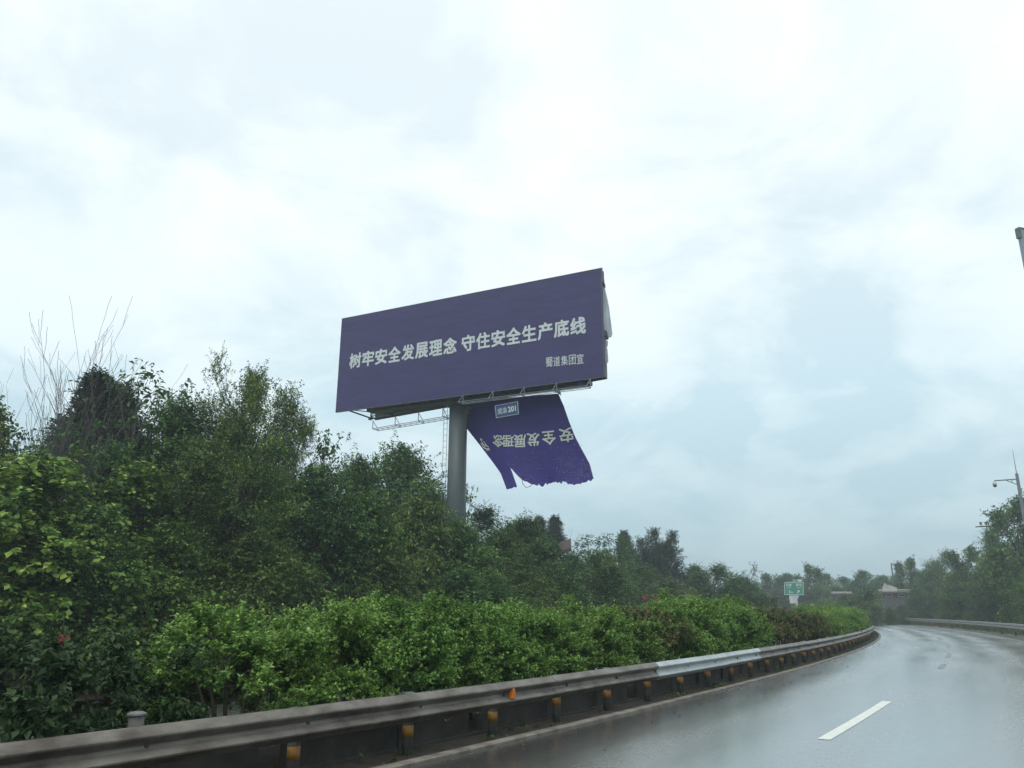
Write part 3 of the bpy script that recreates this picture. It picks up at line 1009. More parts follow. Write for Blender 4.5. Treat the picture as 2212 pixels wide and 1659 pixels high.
# bare tree with long upright branches
def bare_tree(seed, H, spread, n_main, leaf_mesh_n=60, tr=.1):
    rr = random.Random(seed)
    rg = np.random.default_rng(seed)
    mb = MB()
    tips = []
    def grow(p, d, ln, r, lev):
        pts, rad = [p], [r]
        n = 6
        for i in range(n):
            d = (d + Vector((rr.gauss(0, .09), rr.gauss(0, .09), .05))).normalized()
            p = p + d * (ln / n)
            pts.append(p); rad.append(max(.0065, r * (1 - .80 * (i + 1) / n)))
            if lev < 2 and i >= 1 and rr.random() < (.8 if lev == 0 else .45):
                sd_ = Vector((rr.gauss(0, 1), rr.gauss(0, 1), rr.uniform(.1, .9))).normalized()
                grow(p, (d * .75 + sd_ * .6).normalized(), ln * rr.uniform(.38, .62) * (1 - .35 * i / n), rad[-1] * .6, lev + 1)
        mb.tube(pts, rad, 5 if lev < 2 else 4, False)
        tips.append((pts[-1], d))
    mb.tube([(0, 0, -.2), (0, 0, H * .1), (0, 0, H * .18)], [tr, tr * .9, tr * .8], 8)
    for i in range(n_main):
        an = 2 * math.pi * i / n_main + rr.uniform(-.3, .3)
        tilt = rr.uniform(.12, .48) * spread
        d = Vector((math.cos(an) * tilt, math.sin(an) * tilt, 1)).normalized()
        grow(Vector((0, 0, H * rr.uniform(.06, .18))), d, H * rr.uniform(.62, .86), tr * rr.uniform(.24, .40), 0)
    wood = mb.mesh('trunk', M['twig'], True)
    low = [t for t in tips if t[0].z < H * .72]
    rr.shuffle(low)
    low = low[:leaf_mesh_n] or tips[:3]
    st = np.array([t[0] for t in low]); dr = unit(np.array([t[1] for t in low]) + rg.normal(0, .2, (len(low), 3)))
    v, f, tone = leaves(rg, st, dr, np.full(len(low), .3), 5, .22, .12, .8, .2, tone0=np.full(len(low), .15))
    leaf = np_mesh('crown', v, f, M['leaf_broad'], tone)
    return wood, leaf


def bare_top(me):
    return max(v.co.z for v in me.vertices)


w_, l_ = bare_tree(5, 9.0, .62, 30, 110)
SP['bare'] = (bare_top(w_), 2.6, (w_, l_))
place_o('bare', 182, 652, -17.6, 90, 'bare tree with long thin upright branches against the sky', group=G1, rot=.6, sx=.70)
w_, l_ = bare_tree(9, 6.0, .7, 6, 6, .05)
SP['bare2'] = (bare_top(w_), 1.6, (w_, l_))
place_o('bare2', 1229, 1136, -25, 18, 'small bare twiggy treetop right of the conifer pair', group=G1)
w_, l_ = bare_tree(15, 8.0, 1.0, 7, 60, .06)
SP['bare3'] = (bare_top(w_), 2.4, (w_, l_))
place_o('bare3', 35, 790, -18, 70, 'half-leafless tree with a few hanging leaves at the picture edge', group=G1)
place_o('bare3', 262, 770, -19, 80, 'leaning half-leafless tree with a few large leaves right of the bare tree', group=G1, rot=2.0)


# ------------------------------------------------------------------ median hedge
def make_shrub(seed, H, hw, leaf_m, n_tw, k, L, W, shoots=20, stems=5, gap=.25, droop=.2, tip=.45, tone_rng=(.05, .4)):
    rg = np.random.default_rng(seed)
    rr = random.Random(seed)
    # sprays (fans of twigs) set on a lumpy dome, with dark gaps between them
    n_sp = max(30, n_tw // 24)
    per = n_tw // n_sp
    u = rg.random(n_sp)
    an = rg.uniform(0, 2 * math.pi, n_sp)
    el = np.arcsin(rg.uniform(-.40, 1, n_sp))
    lump = 1 + .16 * np.sin(3 * an + seed) * np.cos(2 * el + seed)
    rad = (.50 + .5 * u ** .5) * lump
    d0 = np.stack([np.cos(an) * np.cos(el), np.sin(an) * np.cos(el), np.sin(el)], 1)
    cz = gap + (H - gap) * .40
    sc_ = d0 * rad[:, None] * np.array([hw * .92, hw * .92, (H - gap) * .54]) + np.array([0, 0, cz])
    d0 = np.repeat(d0, per, 0)
    st = np.repeat(sc_, per, 0) + rg.normal(0, .055, (n_sp * per, 3)) * np.array([1.25, 1.25, .7])
    fan = unit(np.repeat(unit(sc_ - np.array([0, 0, cz * .8])), per, 0) * .9 + np.array([0, 0, .35]))
    dr = unit(fan + rg.normal(0, .42, (n_sp * per, 3)))
    ln = rg.uniform(.12, .34, n_sp * per) * (H / 1.75)
    stone = rg.random(n_sp)
    tone0 = tone_rng[0] + (tone_rng[1] - tone_rng[0]) * (.6 * np.repeat(stone, per) + .4 * rg.random(n_sp * per))
    v, f, tone = leaves(rg, st, dr, ln, k, L, W, droop, .1, tone0=tone0, tip=tip)
    # long upright shoots on top
    st2 = np.stack([rg.uniform(-.8, .8, shoots) * hw, rg.uniform(-.8, .8, shoots) * hw, np.full(shoots, H * .78)], 1)
    st2[:, 2] -= (st2[:, 0] ** 2 + st2[:, 1] ** 2) / hw ** 2 * H * .12
    dr2 = unit(np.array([0, 0, 1.0]) + rg.normal(0, .22, (shoots, 3)))
    v2, f2, t2 = leaves(rg, st2, dr2, rg.uniform(.22, .55, shoots) * H / 1.75, 18, L, W, .1, .0, tone0=np.full(shoots, tone_rng[1]), tip=tip)
    V = np.concatenate([v, v2]); Fq = np.concatenate([f, f2 + len(v)]); T = np.concatenate([tone, t2])
    V[:, 2] = np.maximum(V[:, 2], .03)
    leaf = np_mesh('crown', V, Fq, leaf_m, T)
    mb = MB()
    for i in range(stems):
        a = 2 * math.pi * i / stems + rr.uniform(-.4, .4)
        q = hw * rr.uniform(.25, .6)
        b = Vector((math.cos(a) * .1, math.sin(a) * .1, -.05))
        e = Vector((math.cos(a) * q, math.sin(a) * q, H * .62))
        m1 = b.lerp(e, .45) + Vector((0, 0, .12))
        mb.tube([b, m1, e], [.028, .022, .010], 6, False)
    return mb.mesh('stem', M['bark'], True), leaf


SH = {}
for i in range(4):
    SH['hedge%d' % i] = (1.75, .95, make_shrub(100 + i, 1.75, .95, M['leaf_hedge'], 1900, 20, .043, .026, shoots=34, gap=.14))
for i in range(2):
    SH['photinia%d' % i] = (1.55, .95, make_shrub(120 + i, 1.55, .95, M['leaf_photinia'], 620, 14, .085, .042, shoots=6, tip=.3))
for i in range(2):
    SH['red%d' % i] = (1.7, .95, make_shrub(130 + i, 1.7, .95, M['leaf_red'], 560, 16, .07, .034, shoots=10, gap=.62, stems=7, tip=.55, tone_rng=(0, .3)))


def proj(p):
    d = Vector(p) - Vector((0, 0, CAM_H))
    w = d.dot(_fwd)
    return CX + F * d.dot(_rt2) / w, CY - F * d.dot(_up2) / w


ORD = ['first', 'second', 'third', 'fourth', 'fifth', 'sixth', 'seventh', 'eighth', 'ninth', 'tenth', 'eleventh', 'twelfth', 'thirteenth', 'fourteenth',
       'fifteenth', 'sixteenth', 'seventeenth', 'eighteenth', 'nineteenth', 'twentieth', 'twenty-first', 'twenty-second', 'twenty-third', 'twenty-fourth', 'twenty-fifth',
       'twenty-sixth', 'twenty-seventh', 'twenty-eighth', 'twenty-ninth', 'thirtieth', 'thirty-first', 'thirty-second', 'thirty-third', 'thirty-fourth', 'thirty-fifth']
cnt = {}
s = -9.0
photinia_first = None
while s < 76:
    p = P(s, -1.70 + rnd.uniform(-.12, .12), -.04)
    px, _ = proj((p.x, p.y, 1.0)) if p.y > 1 else (-999, 0)
    step = 1.18 + rnd.uniform(-.15, .15) + max(0, s - 22) * .012
    if px < -260:
        s += step; continue
    hs, ws = rnd.uniform(.88, 1.0), rnd.uniform(.95, 1.08)
    if px < 70:
        key, zone, hs = 'photinia%d' % rnd.randrange(2), 'tip', .90
        lab = 'dull green shrub with red shoots at the hedge start, %s from the picture edge'
    elif px < 330:
        key, zone, hs = 'photinia%d' % rnd.randrange(2), 'dull', rnd.uniform(.74, .86)
        ws = rnd.uniform(.68, .82)
        lab = 'dull dark green low shrub between the red-tipped shrubs and the bright hedge, %s of them'
    elif px < 1350:
        key, zone = 'hedge%d' % rnd.randrange(4), 'bright'
        if px < 470:
            hs = .80
        lab = 'bright green hedge shrub behind the weathered rail, %s after the dull dark shrubs'
    elif px < 1398:
        key, zone = 'red%d' % rnd.randrange(2), 'brown'
        lab = 'brownish-green shrub in the hedge between two bright stretches, %s of them'
    elif px < 1592:
        key, zone, hs = 'hedge%d' % rnd.randrange(4), 'second', rnd.uniform(1.0, 1.12)
        lab = 'tall bright green shrub behind the new rail section, %s before the reddish shrubs'
    elif px < 1735:
        key, zone, hs = 'red%d' % rnd.randrange(2), 'red', rnd.uniform(.90, .98)
        lab = 'reddish-brown topped hedge shrub on bare stems, %s after the tall bright shrubs'
    else:
        key, zone = 'hedge%d' % rnd.randrange(4), 'end'
        hs = rnd.uniform(.95, 1.05)
        lab = 'bright green shrub at the far end of the hedge, %s after the reddish shrubs'
    i = cnt.get(zone, 0); cnt[zone] = i + 1
    H_, hw_, (st_, lf_) = SH[key]
    o = empty('hedge_shrub', p, rnd.uniform(0, 6.28))
    o.scale = (ws, ws, hs)
    link(bpy.data.objects.new('stem', st_), o)
    link(bpy.data.objects.new('crown', lf_), o)
    if zone == 'tip':
        rg = np.random.default_rng(300 + i)
        st2 = np.array([[rnd.uniform(-.5, .5), rnd.uniform(-.5, .5), 1.38] for _ in range(3)])
        v, f, tn = leaves(rg, st2, np.tile([[0, 0, 1.0]], (3, 1)), np.full(3, .10), 7, .10, .034, -.9, 0, fwd=1.0)
        link(bpy.data.objects.new('red_shoot', np_mesh('red_shoot', v, f, M['red_shoot'], tn)), o)
    tag(o, lab % ORD[min(i, len(ORD) - 1)], 'shrub', 'median hedge shrubs')
    s += step

# pink-flowering crape myrtles showing above the hedge
def myrtle(px, top, o_, lab, nb, seed):
    H, hw = 3.0, 1.1
    ob = place_o('feather2', px, top + 4, o_, 22, lab, cat='shrub', group='pink flowering shrubs', name='flowering_shrub')
    rg = np.random.default_rng(seed)
    st = np.stack([rg.uniform(-1.4, 1.4, nb), rg.uniform(-1.4, 1.4, nb), rg.uniform(5.2, 6.1, nb)], 1)
    st = np.repeat(st, 8, 0)
    v, f, tn = leaves(rg, st, unit(rg.normal(0, 1, st.shape) + [0, 0, .8]), np.full(len(st), .5), 9, .16, .13, .2, 0)
    link(bpy.data.objects.new('blossom', np_mesh('blossom', v, f, M['pink'], tn)), ob)


myrtle(1408, 1284, -13.9, 'pink-flowering shrub by the brownish gap in the hedge', 5, 1)
myrtle(1392, 1306, -3.9, 'low pink-flowering shrub close behind the brownish hedge shrubs', 3, 2)
myrtle(1483, 1283, -14.2, 'shrub with one pink flower head above the tall bright shrubs', 3, 3)
myrtle(1700, 1318, -4.2, 'small pink-flowering shrub under the green direction sign', 4, 4)

# weeds along the kerb, grass on the verges
rg = np.random.default_rng(77)
n = 900
ss = rg.uniform(-10, 70, n)
clump = (np.sin(ss * 2.3) + np.sin(ss * .9 + 1) + rg.normal(0, .6, n)) > .4
ss = ss[clump]
oo = rg.uniform(-.72, -.16, len(ss))
st = np.array([P(a, b, -.035) for a, b in zip(ss, oo)])
dr = unit(rg.normal(0, .6, st.shape) + [0, 0, .8])
v, f, tn = leaves(rg, st, dr, rg.uniform(.04, .2, len(ss)), 8, .07, .03, .3, .3)
w_ob = link(bpy.data.objects.new('weeds', np_mesh('weeds', v, f, M['weed'], tn)))
tag(w_ob, kind='stuff')
n = 420
ss = rg.uniform(-6, 40, n)
oo = .02 + np.abs(rg.normal(0, .45, n))
st = np.array([P(a, b, .006) for a, b in zip(ss, oo)])
dr = unit(rg.normal(0, 1, st.shape) * [1, 1, .02])
v, f, tn = leaves(rg, st, dr, np.full(n, .01), 1, .06, .03, 0, 0)
v[:, 2] = np.clip(v[:, 2], .006, .022)
M['litter'] = mat_leaf('litter_leaf', [(0, (.05, .032, .015)), (.6, (.11, .075, .03)), (1, (.17, .13, .05))])
tag(link(bpy.data.objects.new('fallen_leaves', np_mesh('fallen_leaves', v, f, M['litter'], tn))), kind='stuff')
n = 26000
ss = rg.uniform(-15, 190, n)
side = rg.random(n) < .5
oo = np.where(side, 9.35 + rg.random(n) ** 1.6 * 14, -13.5 - rg.random(n) * 6)
st = np.array([P(a, b) for a, b in zip(ss, oo)])
st[:, 2] = [ground_z(a, b) for a, b in st[:, :2]]
dr = unit(rg.normal(0, .45, st.shape) + [0, 0, 1.0])
v, f, tn = leaves(rg, st, dr, rg.uniform(.2, .5, n), 4, .38, .035, -.3, .1, fwd=1.6)
g2 = link(bpy.data.objects.new('grass', np_mesh('grass', v, f, M['grass'], tn)))
tag(g2, kind='stuff')

# ------------------------------------------------------------------ lettering
def glyph_mesh(text, offset=.012, extrude=.004, spacing=1.0):
    cu = bpy.data.curves.new('lettering', 'FONT')
    cu.body = text
    cu.size = 1.0
    cu.offset = offset
    cu.extrude = min(extrude, .001)
    cu.space_character = spacing
    cu.resolution_u = 3
    ob = bpy.data.objects.new('lettering', cu)
    COL.objects.link(ob)
    dg = bpy.context.evaluated_depsgraph_get()
    dg.update()
    me = bpy.data.meshes.new_from_object(ob.evaluated_get(dg))
    bpy.data.objects.remove(ob); bpy.data.curves.remove(cu)
    vs = [v.co.copy() for v in me.vertices]
    fs = [tuple(p.vertices) for p in me.polygons]
    bpy.data.meshes.remove(me)
    return vs, fs


def place_text(mb, text, fn, offset=.012, extrude=.004):
    """fn maps normalised (x 0..1, y 0..1, depth) of the text's bounding box to a world point"""
    vs0, fs0 = glyph_mesh(text, 0.0, extrude)
    vs, fs = [], []
    w = offset * 1.25
    for q, (sx_, sy_) in enumerate([(0, 0), (-w, -w), (w, -w), (-w, w), (w, w), (w, 0), (-w, 0), (0, w), (0, -w)]):
        b = len(vs)
        vs += [Vector((v.x + sx_, v.y + sy_, v.z + .0009 * q)) for v in vs0]
        fs += [tuple(i + b for i in f) for f in fs0]
    x0 = min(v.x for v in vs); x1 = max(v.x for v in vs); y0 = min(v.y for v in vs); y1 = max(v.y for v in vs)
    mb.add([fn((v.x - x0) / (x1 - x0), (v.y - y0) / (y1 - y0), v.z) for v in vs], fs)


# ------------------------------------------------------------------ the billboard
BA = -.470
BU = Vector((math.cos(BA), math.sin(BA), 0))          # along the face
BN = Vector((math.sin(BA), -math.cos(BA), 0))         # towards the road
BO = Vector((-11.119, 48.497, 13.555))                # lower far corner of the front face
BW, BH = 18.0, 6.27
UP = Vector((0, 0, 1))


def B(u, n, z):
    return BO + BU * u + BN * n + UP * z


def back(u):                                           # distance of the rear face behind the front face
    return -(3.0 + (0.42 - 3.0) * u / BW)


def face_uv(px, py, n=0.0):
    d = ray(px, py)
    o = Vector((0, 0, CAM_H))
    p0 = B(0, n, 0)
    t = (p0 - o).dot(BN) / d.dot(BN)
    q = o + d * t - p0
    return q.dot(BU), q.z


bb = empty('billboard', (0, 0, 0))
tag(bb, 'huge purple roadside billboard with a pale Chinese slogan, on a single grey steel pole', 'billboard')
mb = MB()
nu, nz_ = 36, 12
for i in range(nu + 1):
    for j in range(nz_ + 1):
        u, z = BW * i / nu, BH * j / nz_
        mb.v.append(B(u, .005 * math.sin(u * 1.9 + z * .6) + .004 * math.sin(z * 2.1 + u * .4), z))
for i in range(nu):
    for j in range(nz_):
        a = i * (nz_ + 1) + j
        mb.f.append((a, a + nz_ + 1, a + nz_ + 2, a + 1))
mb.build('front_sheet', M['board'], bb, True)
mb = MB()
mb.box(B(BW / 2, -.07, BH / 2), BW - .02, .08, BH - .02, (BU, BN, UP))
mb.build('front_panel', M['inner'], bb)
mb = MB()
for (z_) in (-.015, BH + .015):
    mb.box(B(BW / 2, -.05, z_), BW + .06, .12, .03, (BU, BN, UP))
for (u_) in (-.015, BW + .015):
    mb.box(B(u_, -.05, BH / 2), .03, .12, BH, (BU, BN, UP))
mb.build('edge_frame', M['steel'], bb)

# slogan
u0, z0 = face_uv(754, 781); u1, z1 = face_uv(1267, 701)
zc = (z0 + z1) / 2
_, za = face_uv(1250, 684); _, zb = face_uv(1250, 722)
chh = abs(za - zb) * .98
slogan = '树牢安全发展理念 守住安全生产底线'
gap = .55
u8, _ = face_uv(988, 747); u9, _ = face_uv(996, 744)
ua8, ub8 = (u8 - u0) / 8, (u1 - u9) / 8
mb = MB()
for i, ch in enumerate(slogan):
    if ch == ' ':
        continue
    j = i if i < 8 else i - 1 + gap
    uu = u0 + ua8 * i if i < 8 else u9 + ub8 * (i - 9)
    pitch = ua8 if i < 8 else ub8
    zi = z0 + (z1 - z0) * j / 16.0
    place_text(mb, ch, lambda x, y, d, uu=uu, zi=zi, pitch=pitch: B(uu + pitch * (.04 + .92 * x), .012 + d, zi + chh * (y - .5)), .022)
mb.build('lettering', M['letters'], bb)
u2, z2 = face_uv(1178, 783.5); u3, z3 = face_uv(1262, 774)
_, za = face_uv(1220, 768); _, zb = face_uv(1220, 789)
ch2 = abs(za - zb)
p2 = (u3 - u2) / 5
mb = MB()
for i, ch in enumerate('蜀道集团宣'):
    place_text(mb, ch, lambda x, y, d, i=i: B(u2 + p2 * (i + .07 + .86 * x), .012 + d, z2 + (z3 - z2) * i / 4 + ch2 * (y - .5)), .004)
mb.build('lettering', M['letters'], bb)

# rear face (the vinyl has come off; bare sheets and bracing)
mb = MB()
for i in range(9):
    ua, ub = .9 + i * 1.9, .9 + (i + 1) * 1.9 - .03
    za_ = 0.0
    pa = [B(ua, back(ua), -.02), B(ub, back(ub), -.02), B(ub, back(ub), BH), B(ua, back(ua), BH)]
    pb = [p - BN * .04 for p in pa]
    mb.add(pa + pb, [(0, 1, 2, 3), (4, 7, 6, 5), (0, 4, 5, 1), (1, 5, 6, 2), (2, 6, 7, 3), (3, 7, 4, 0)])
mb.build('rear_panel', M['inner'], bb)
mb = MB()
for i in range(10):
    u = .6 + i * 1.86
    b_ = back(u)
    for z_ in (.15, BH - .2):
        mb.bar(B(u, -.14, z_), B(u, b_ + .06, z_), .05)
    for z_ in (1.2, 3.0, 4.8):
        mb.bar(B(u, -.14, z_), B(u, b_ + .06, z_), .035)
    mb.bar(B(u, -.16, 0), B(u, -.16, BH), .05)
    mb.bar(B(u, b_ + .08, 0), B(u, b_ + .08, BH), .05)
    if i < 9:
        u2_ = u + 1.86
        mb.bar(B(u, -.16, .15), B(u2_, back(u2_) + .08, .15), .03)
        mb.bar(B(u, b_ + .08, .15), B(u2_, b_ * .3, .15), .03)
        mb.bar(B(u, b_ + .1, .1), B(u2_, back(u2_) + .1, 1.2), .03)
for z_ in (.1, BH - .15):
    mb.bar(B(.4, -.16, z_), B(BW - .1, -.16, z_), .06)
    mb.bar(B(.4, back(.4) + .09, z_), B(BW - .1, back(BW) + .09, z_), .06)
# end posts and ties at the road-side end
for z_ in np.linspace(.2, BH - .1, 7):
    mb.bar(B(BW - .05, -.1, z_), B(BW - .05, back(BW) + .02, z_), .03)
mb.build('truss', M['steel'], bb)
mb = MB()
mb.box(B(BW / 2 + .2, -1.25, .42), BW - 3.0, .7, .75, (BU, BN, UP))
mb.box(B(BW - .04, back(BW) * .55, BH * .46), .05, .5, BH * .92, (BU, BN, UP))
mb.build('main_beam', M['pole'], bb)

# pole under the board
up_ = min(np.linspace(5, 14, 181), key=lambda u: abs(proj(B(u, -1.25, -1.5))[0] - 990))
pc = B(up_, -1.25, 0)
zg = ground_z(pc.x, pc.y)
mb = MB()
mb.tube([(pc.x, pc.y, zg - .3), (pc.x, pc.y, zg + (pc.z - zg) * .5), (pc.x, pc.y, pc.z + .05)], [.56, .55, .54], 32)
mb.tube([(pc.x, pc.y, pc.z - .30), (pc.x, pc.y, pc.z + .04)], [.66, .72], 32)
mb.build('pole', M['pole'], bb, True)
# ladder
mb = MB()
lx = pc - Vector((.80, .10, 0))
for dx_ in (-.05, .17):
    mb.bar((lx.x + dx_, lx.y - dx_ * .5, zg + 2), (lx.x + dx_, lx.y - dx_ * .5, pc.z + .1), .016, 5)
z_ = zg + 2.1
while z_ < pc.z:
    mb.bar((lx.x - .05, lx.y + .025, z_), (lx.x + .17, lx.y - .085, z_), .012, 4)
    z_ += .36
z_ = zg + 2.6
while z_ < pc.z:
    mb.bar((lx.x + .17, lx.y - .085, z_), (pc.x - .5, pc.y, z_), .016, 4)
    z_ += 2.2
mb.build('ladder', M['thin_steel'], bb)


def catwalk(u0, u1, nfun, nout, drop, nm):
    mb = MB()
    n = max(2, int(round((u1 - u0) / 1.9)))
    for k in range(n + 1):
        u = u0 + (u1 - u0) * k / n
        a = nfun(u); b_ = a + nout
        mb.bar(B(u, a, 0), B(u, a, -drop), .026, 5)
        mb.bar(B(u, b_, -drop), B(u, a, -drop), .026, 5)
        mb.bar(B(u, a, -.02), B(u, b_, -drop), .020, 5)
        if k < n:
            u2 = u + (u1 - u0) / n
            for q in np.linspace(0, 1, 5)[1:-1]:
                uu = u + (u2 - u) * q
                mb.bar(B(uu, nfun(uu) + nout, -drop), B(uu, nfun(uu) + nout * .45, -drop), .014, 4)
    for q in (0, .45, 1):
        mb.bar(B(u0, nfun(u0) + nout * q, -drop), B(u1, nfun(u1) + nout * q, -drop), .022, 5)
    return mb.build(nm, M['thin_steel'], bb)


catwalk(9.3, 17.2, lambda u: .02, .55, .55, 'catwalk')
catwalk(.7, 8.6, lambda u: back(u) - .05, -.7, .55, 'catwalk')


# ---- torn vinyl: hanging sheet from the rear face, printed side to the road
SH_N = -2.25                                            # the sheet hangs in this vertical plane (distance behind the front face)
def sheet_pt(px, py, lift=0.0):
    u, z = face_uv(px, py, SH_N)
    v = min(1, max(0, -z / 8.0))
    wav = .38 * math.sin(px * .034 + v * 2.4) * v + .22 * math.sin(px * .071 - v * 5) * v * v + .14 * math.sin(v * 7) + .5 * max(0, (px - py * .55 - 690) / 60) ** 2 * v * .25
    k = 1.0
    return B(u, SH_N + wav + lift, z)


Ltop = [(1009, 866), (1009, 897), (1009.5, 925), (1029.5, 952), (1053, 985), (1080, 1022), (1099, 1068)]
Rtop = [(1206, 850), (1219, 878), (1230, 910), (1243, 945), (1256, 970), (1275, 1003), (1286, 1043)]



def lerp_poly(poly, t):
    t = min(max(t, 0), .9999) * (len(poly) - 1)
    i = int(t); f = t - i
    return (poly[i][0] * (1 - f) + poly[i + 1][0] * f, poly[i][1] * (1 - f) + poly[i + 1][1] * f)


def sheet_grid(a0, a1, tmax_fn, na, nv):
    vs, fs = [], []
    for j in range(nv + 1):
        for i in range(na + 1):
            a = a0 + (a1 - a0) * i / na
            t = tmax_fn(a) * j / nv
            l = lerp_poly(Ltop, t); r = lerp_poly(Rtop, t)
            vs.append(sheet_pt(l[0] + (r[0] - l[0]) * a, l[1] + (r[1] - l[1]) * a))
    for j in range(nv):
        for i in range(na):
            q = j * (na + 1) + i
            fs.append((q, q + 1, q + na + 2, q + na + 1))
    return vs, fs


rr_ = random.Random(3)
rag = [rr_.uniform(-.02, .012) for _ in range(80)]
HEM = [(0, .965), (.157, .955), (.1575, .80), (.18, .86), (.23, .915), (.30, .945), (.38, .965), (.51, .935), (.66, .965), (.75, .995), (.85, .975), (.93, .975), (1.0, .965)]


def tm(a):
    n_ = rag[int(a * 60) % 80]
    for (a0, t0_), (a1, t1_) in zip(HEM, HEM[1:]):
        if a <= a1:
            return min(.999, t0_ + (t1_ - t0_) * (a - a0) / (a1 - a0) + n_ * (.35 if a < .3 else .8))
    return .965


bn = empty('torn_banner', (0, 0, 0))
tag(bn, 'torn violet vinyl banner hanging upside down below the billboard, beside the pole', 'banner')
mb = MB()
vs, fs = sheet_grid(0, .158, tm, 8, 40); mb.add(vs, fs)
vs, fs = sheet_grid(.1585, 1, tm, 60, 40); mb.add(vs, fs)
# weld upper part of the slit: bridge between the two pieces down to the slit top
vs1, _ = sheet_grid(.157, .161, lambda a: .74, 1, 20)
mb.add(vs1, [(j * 2, j * 2 + 1, j * 2 + 3, j * 2 + 2) for j in range(20)])
sh = mb.build('sheet', M['banner'], bn, True)
# a loose thread at the slit
mb = MB()
mb.tube([sheet_pt(1130, 1028), sheet_pt(1131, 1045), sheet_pt(1138, 1054), sheet_pt(1146, 1050), sheet_pt(1149, 1042)], .02, 5)
mb.build('loose_thread', M['banner'], bn)
# upside-down lettering printed on it
mb = MB()
for ch, x, y, w, h, rot in [('安', 1224, 940, 32, 31, 9), ('全', 1188, 947, 31, 30, 7), ('发', 1156, 951, 30, 29, 4), ('展', 1128, 954, 29, 28, 2),
                            ('理', 1102, 954, 28, 25, -2), ('念', 1079, 954, 29, 26, -8)]:
    cr, sr = math.cos(R_(rot)), math.sin(R_(rot))
    def fn(X, Y, d, x=x, y=y, w=w, h=h, cr=cr, sr=sr):
        ex, ey = -(X - .5) * w * .90, (Y - .5) * h * .97       # turned by half a circle
        return sheet_pt(x + ex * cr + ey * sr, y - ex * sr + ey * cr, .05 + d)
    place_text(mb, ch, fn, .014)
x, y, w, h = 1047, 961, 20, 26
place_text(mb, '守', lambda X, Y, d: sheet_pt(x - (X - .5) * w * .8 + (Y - .5) * 12, y + (Y - .5) * h - (X - .5) * 6, .05 + d), .014)
mb.build('lettering', M['letters_cream'], bn)
# fine cracks and frayed threads near the hem
mb = MB()
for i in range(170):
    a = rr_.uniform(.18, 1) if i < 90 else rr_.uniform(.6, 1)
    t = 1 - abs(rr_.gauss(0, .16)) - .06
    t = min(t, tm(a) - .015)
    l = lerp_poly(Ltop, t); r = lerp_poly(Rtop, t)
    x, y = l[0] + (r[0] - l[0]) * a, l[1] + (r[1] - l[1]) * a
    if rr_.random() < .5:
        e = (x + rr_.uniform(3, 12), y - rr_.uniform(-.5, 2.5))
    else:
        e = (x + rr_.uniform(-1, 1.5), y + rr_.uniform(3, 8))
    mb.tube([sheet_pt(x, y, .012), sheet_pt(e[0], e[1], .012)], rr_.uniform(.004, .010), 3, False)
mb.build('cracks', M['scratch'], bn)['kind'] = 'stuff'
# folded-over corner at the top, pale reverse side
mb = MB()
vs, fs = [], []
pts = [[(1203, 826), (1207, 828), (1211, 832)], [(1200, 838), (1206, 841), (1212, 845)], [(1196, 846), (1206, 850), (1214, 856)]]
for row in pts:
    for q in row: vs.append(sheet_pt(q[0], q[1], .10))
mb.add(vs, [(0, 1, 4, 3), (1, 2, 5, 4), (3, 4, 7, 6), (4, 5, 8, 7)])
mb.build('folded_corner', M['banner_back'], bn, True)

# ---- ragged vinyl left at the road-side end of the board
def side_drape(rows, mat, lab, ncol=6, depth_n=-.12):
    mb = MB()
    vs, fs = [], []
    for j, (y, xa, xb) in enumerate(rows):
        for i in range(ncol + 1):
            f = i / ncol
            px = xa + (xb - xa) * f
            d = ray(px, y); o_ = Vector((0, 0, CAM_H))
            wav = .09 * math.sin(i * 1.9 + j * .5)
            p0 = B(0, depth_n + wav, 0)
            t = (p0 - o_).dot(BN) / d.dot(BN)
            vs.append(o_ + d * t)
    for j in range(len(rows) - 1):
        for i in range(ncol):
            q = j * (ncol + 1) + i
            fs.append((q, q + 1, q + ncol + 2, q + ncol + 1))
    mb.add(vs, fs)
    o = mb.build('torn_vinyl', mat, None, True)
    tag(o, lab, 'torn vinyl', 'torn vinyl rags on the billboard')
    return o


side_drape([(608, 1301, 1303), (613, 1301, 1307), (618, 1301, 1308), (622, 1301, 1308)], M['board'], 'small dark vinyl rag near the top of the billboard end')
side_drape([(618, 1302, 1306), (640, 1302, 1311), (665, 1303, 1316), (690, 1304, 1319), (705, 1304, 1321), (722, 1306, 1323), (729, 1312, 1320)],
           M['banner_back'], 'long pale flap of torn vinyl hanging at the billboard end')
side_drape([(712, 1303, 1307), (722, 1304, 1314), (731, 1305, 1315), (734, 1309, 1314)], M['board'], 'dark torn fold under the long pale flap at the billboard end', depth_n=-.08)
side_drape([(736, 1307, 1313), (745, 1308, 1313), (750, 1308, 1312)], M['banner_back'], 'short pale rag in the middle of the billboard end', 4)
side_drape([(752, 1308, 1312), (765, 1308, 1313), (776, 1308, 1314), (781, 1308, 1314), (790, 1308, 1309)], M['banner_back'], 'lowest pale rag of vinyl at the billboard end', 4)
side_drape([(821, 1246, 1268), (826, 1247, 1262), (831, 1249, 1257), (835, 1251, 1254)], M['board'], 'dark triangular rag dangling under the billboard by the catwalk end', 4, -.2)

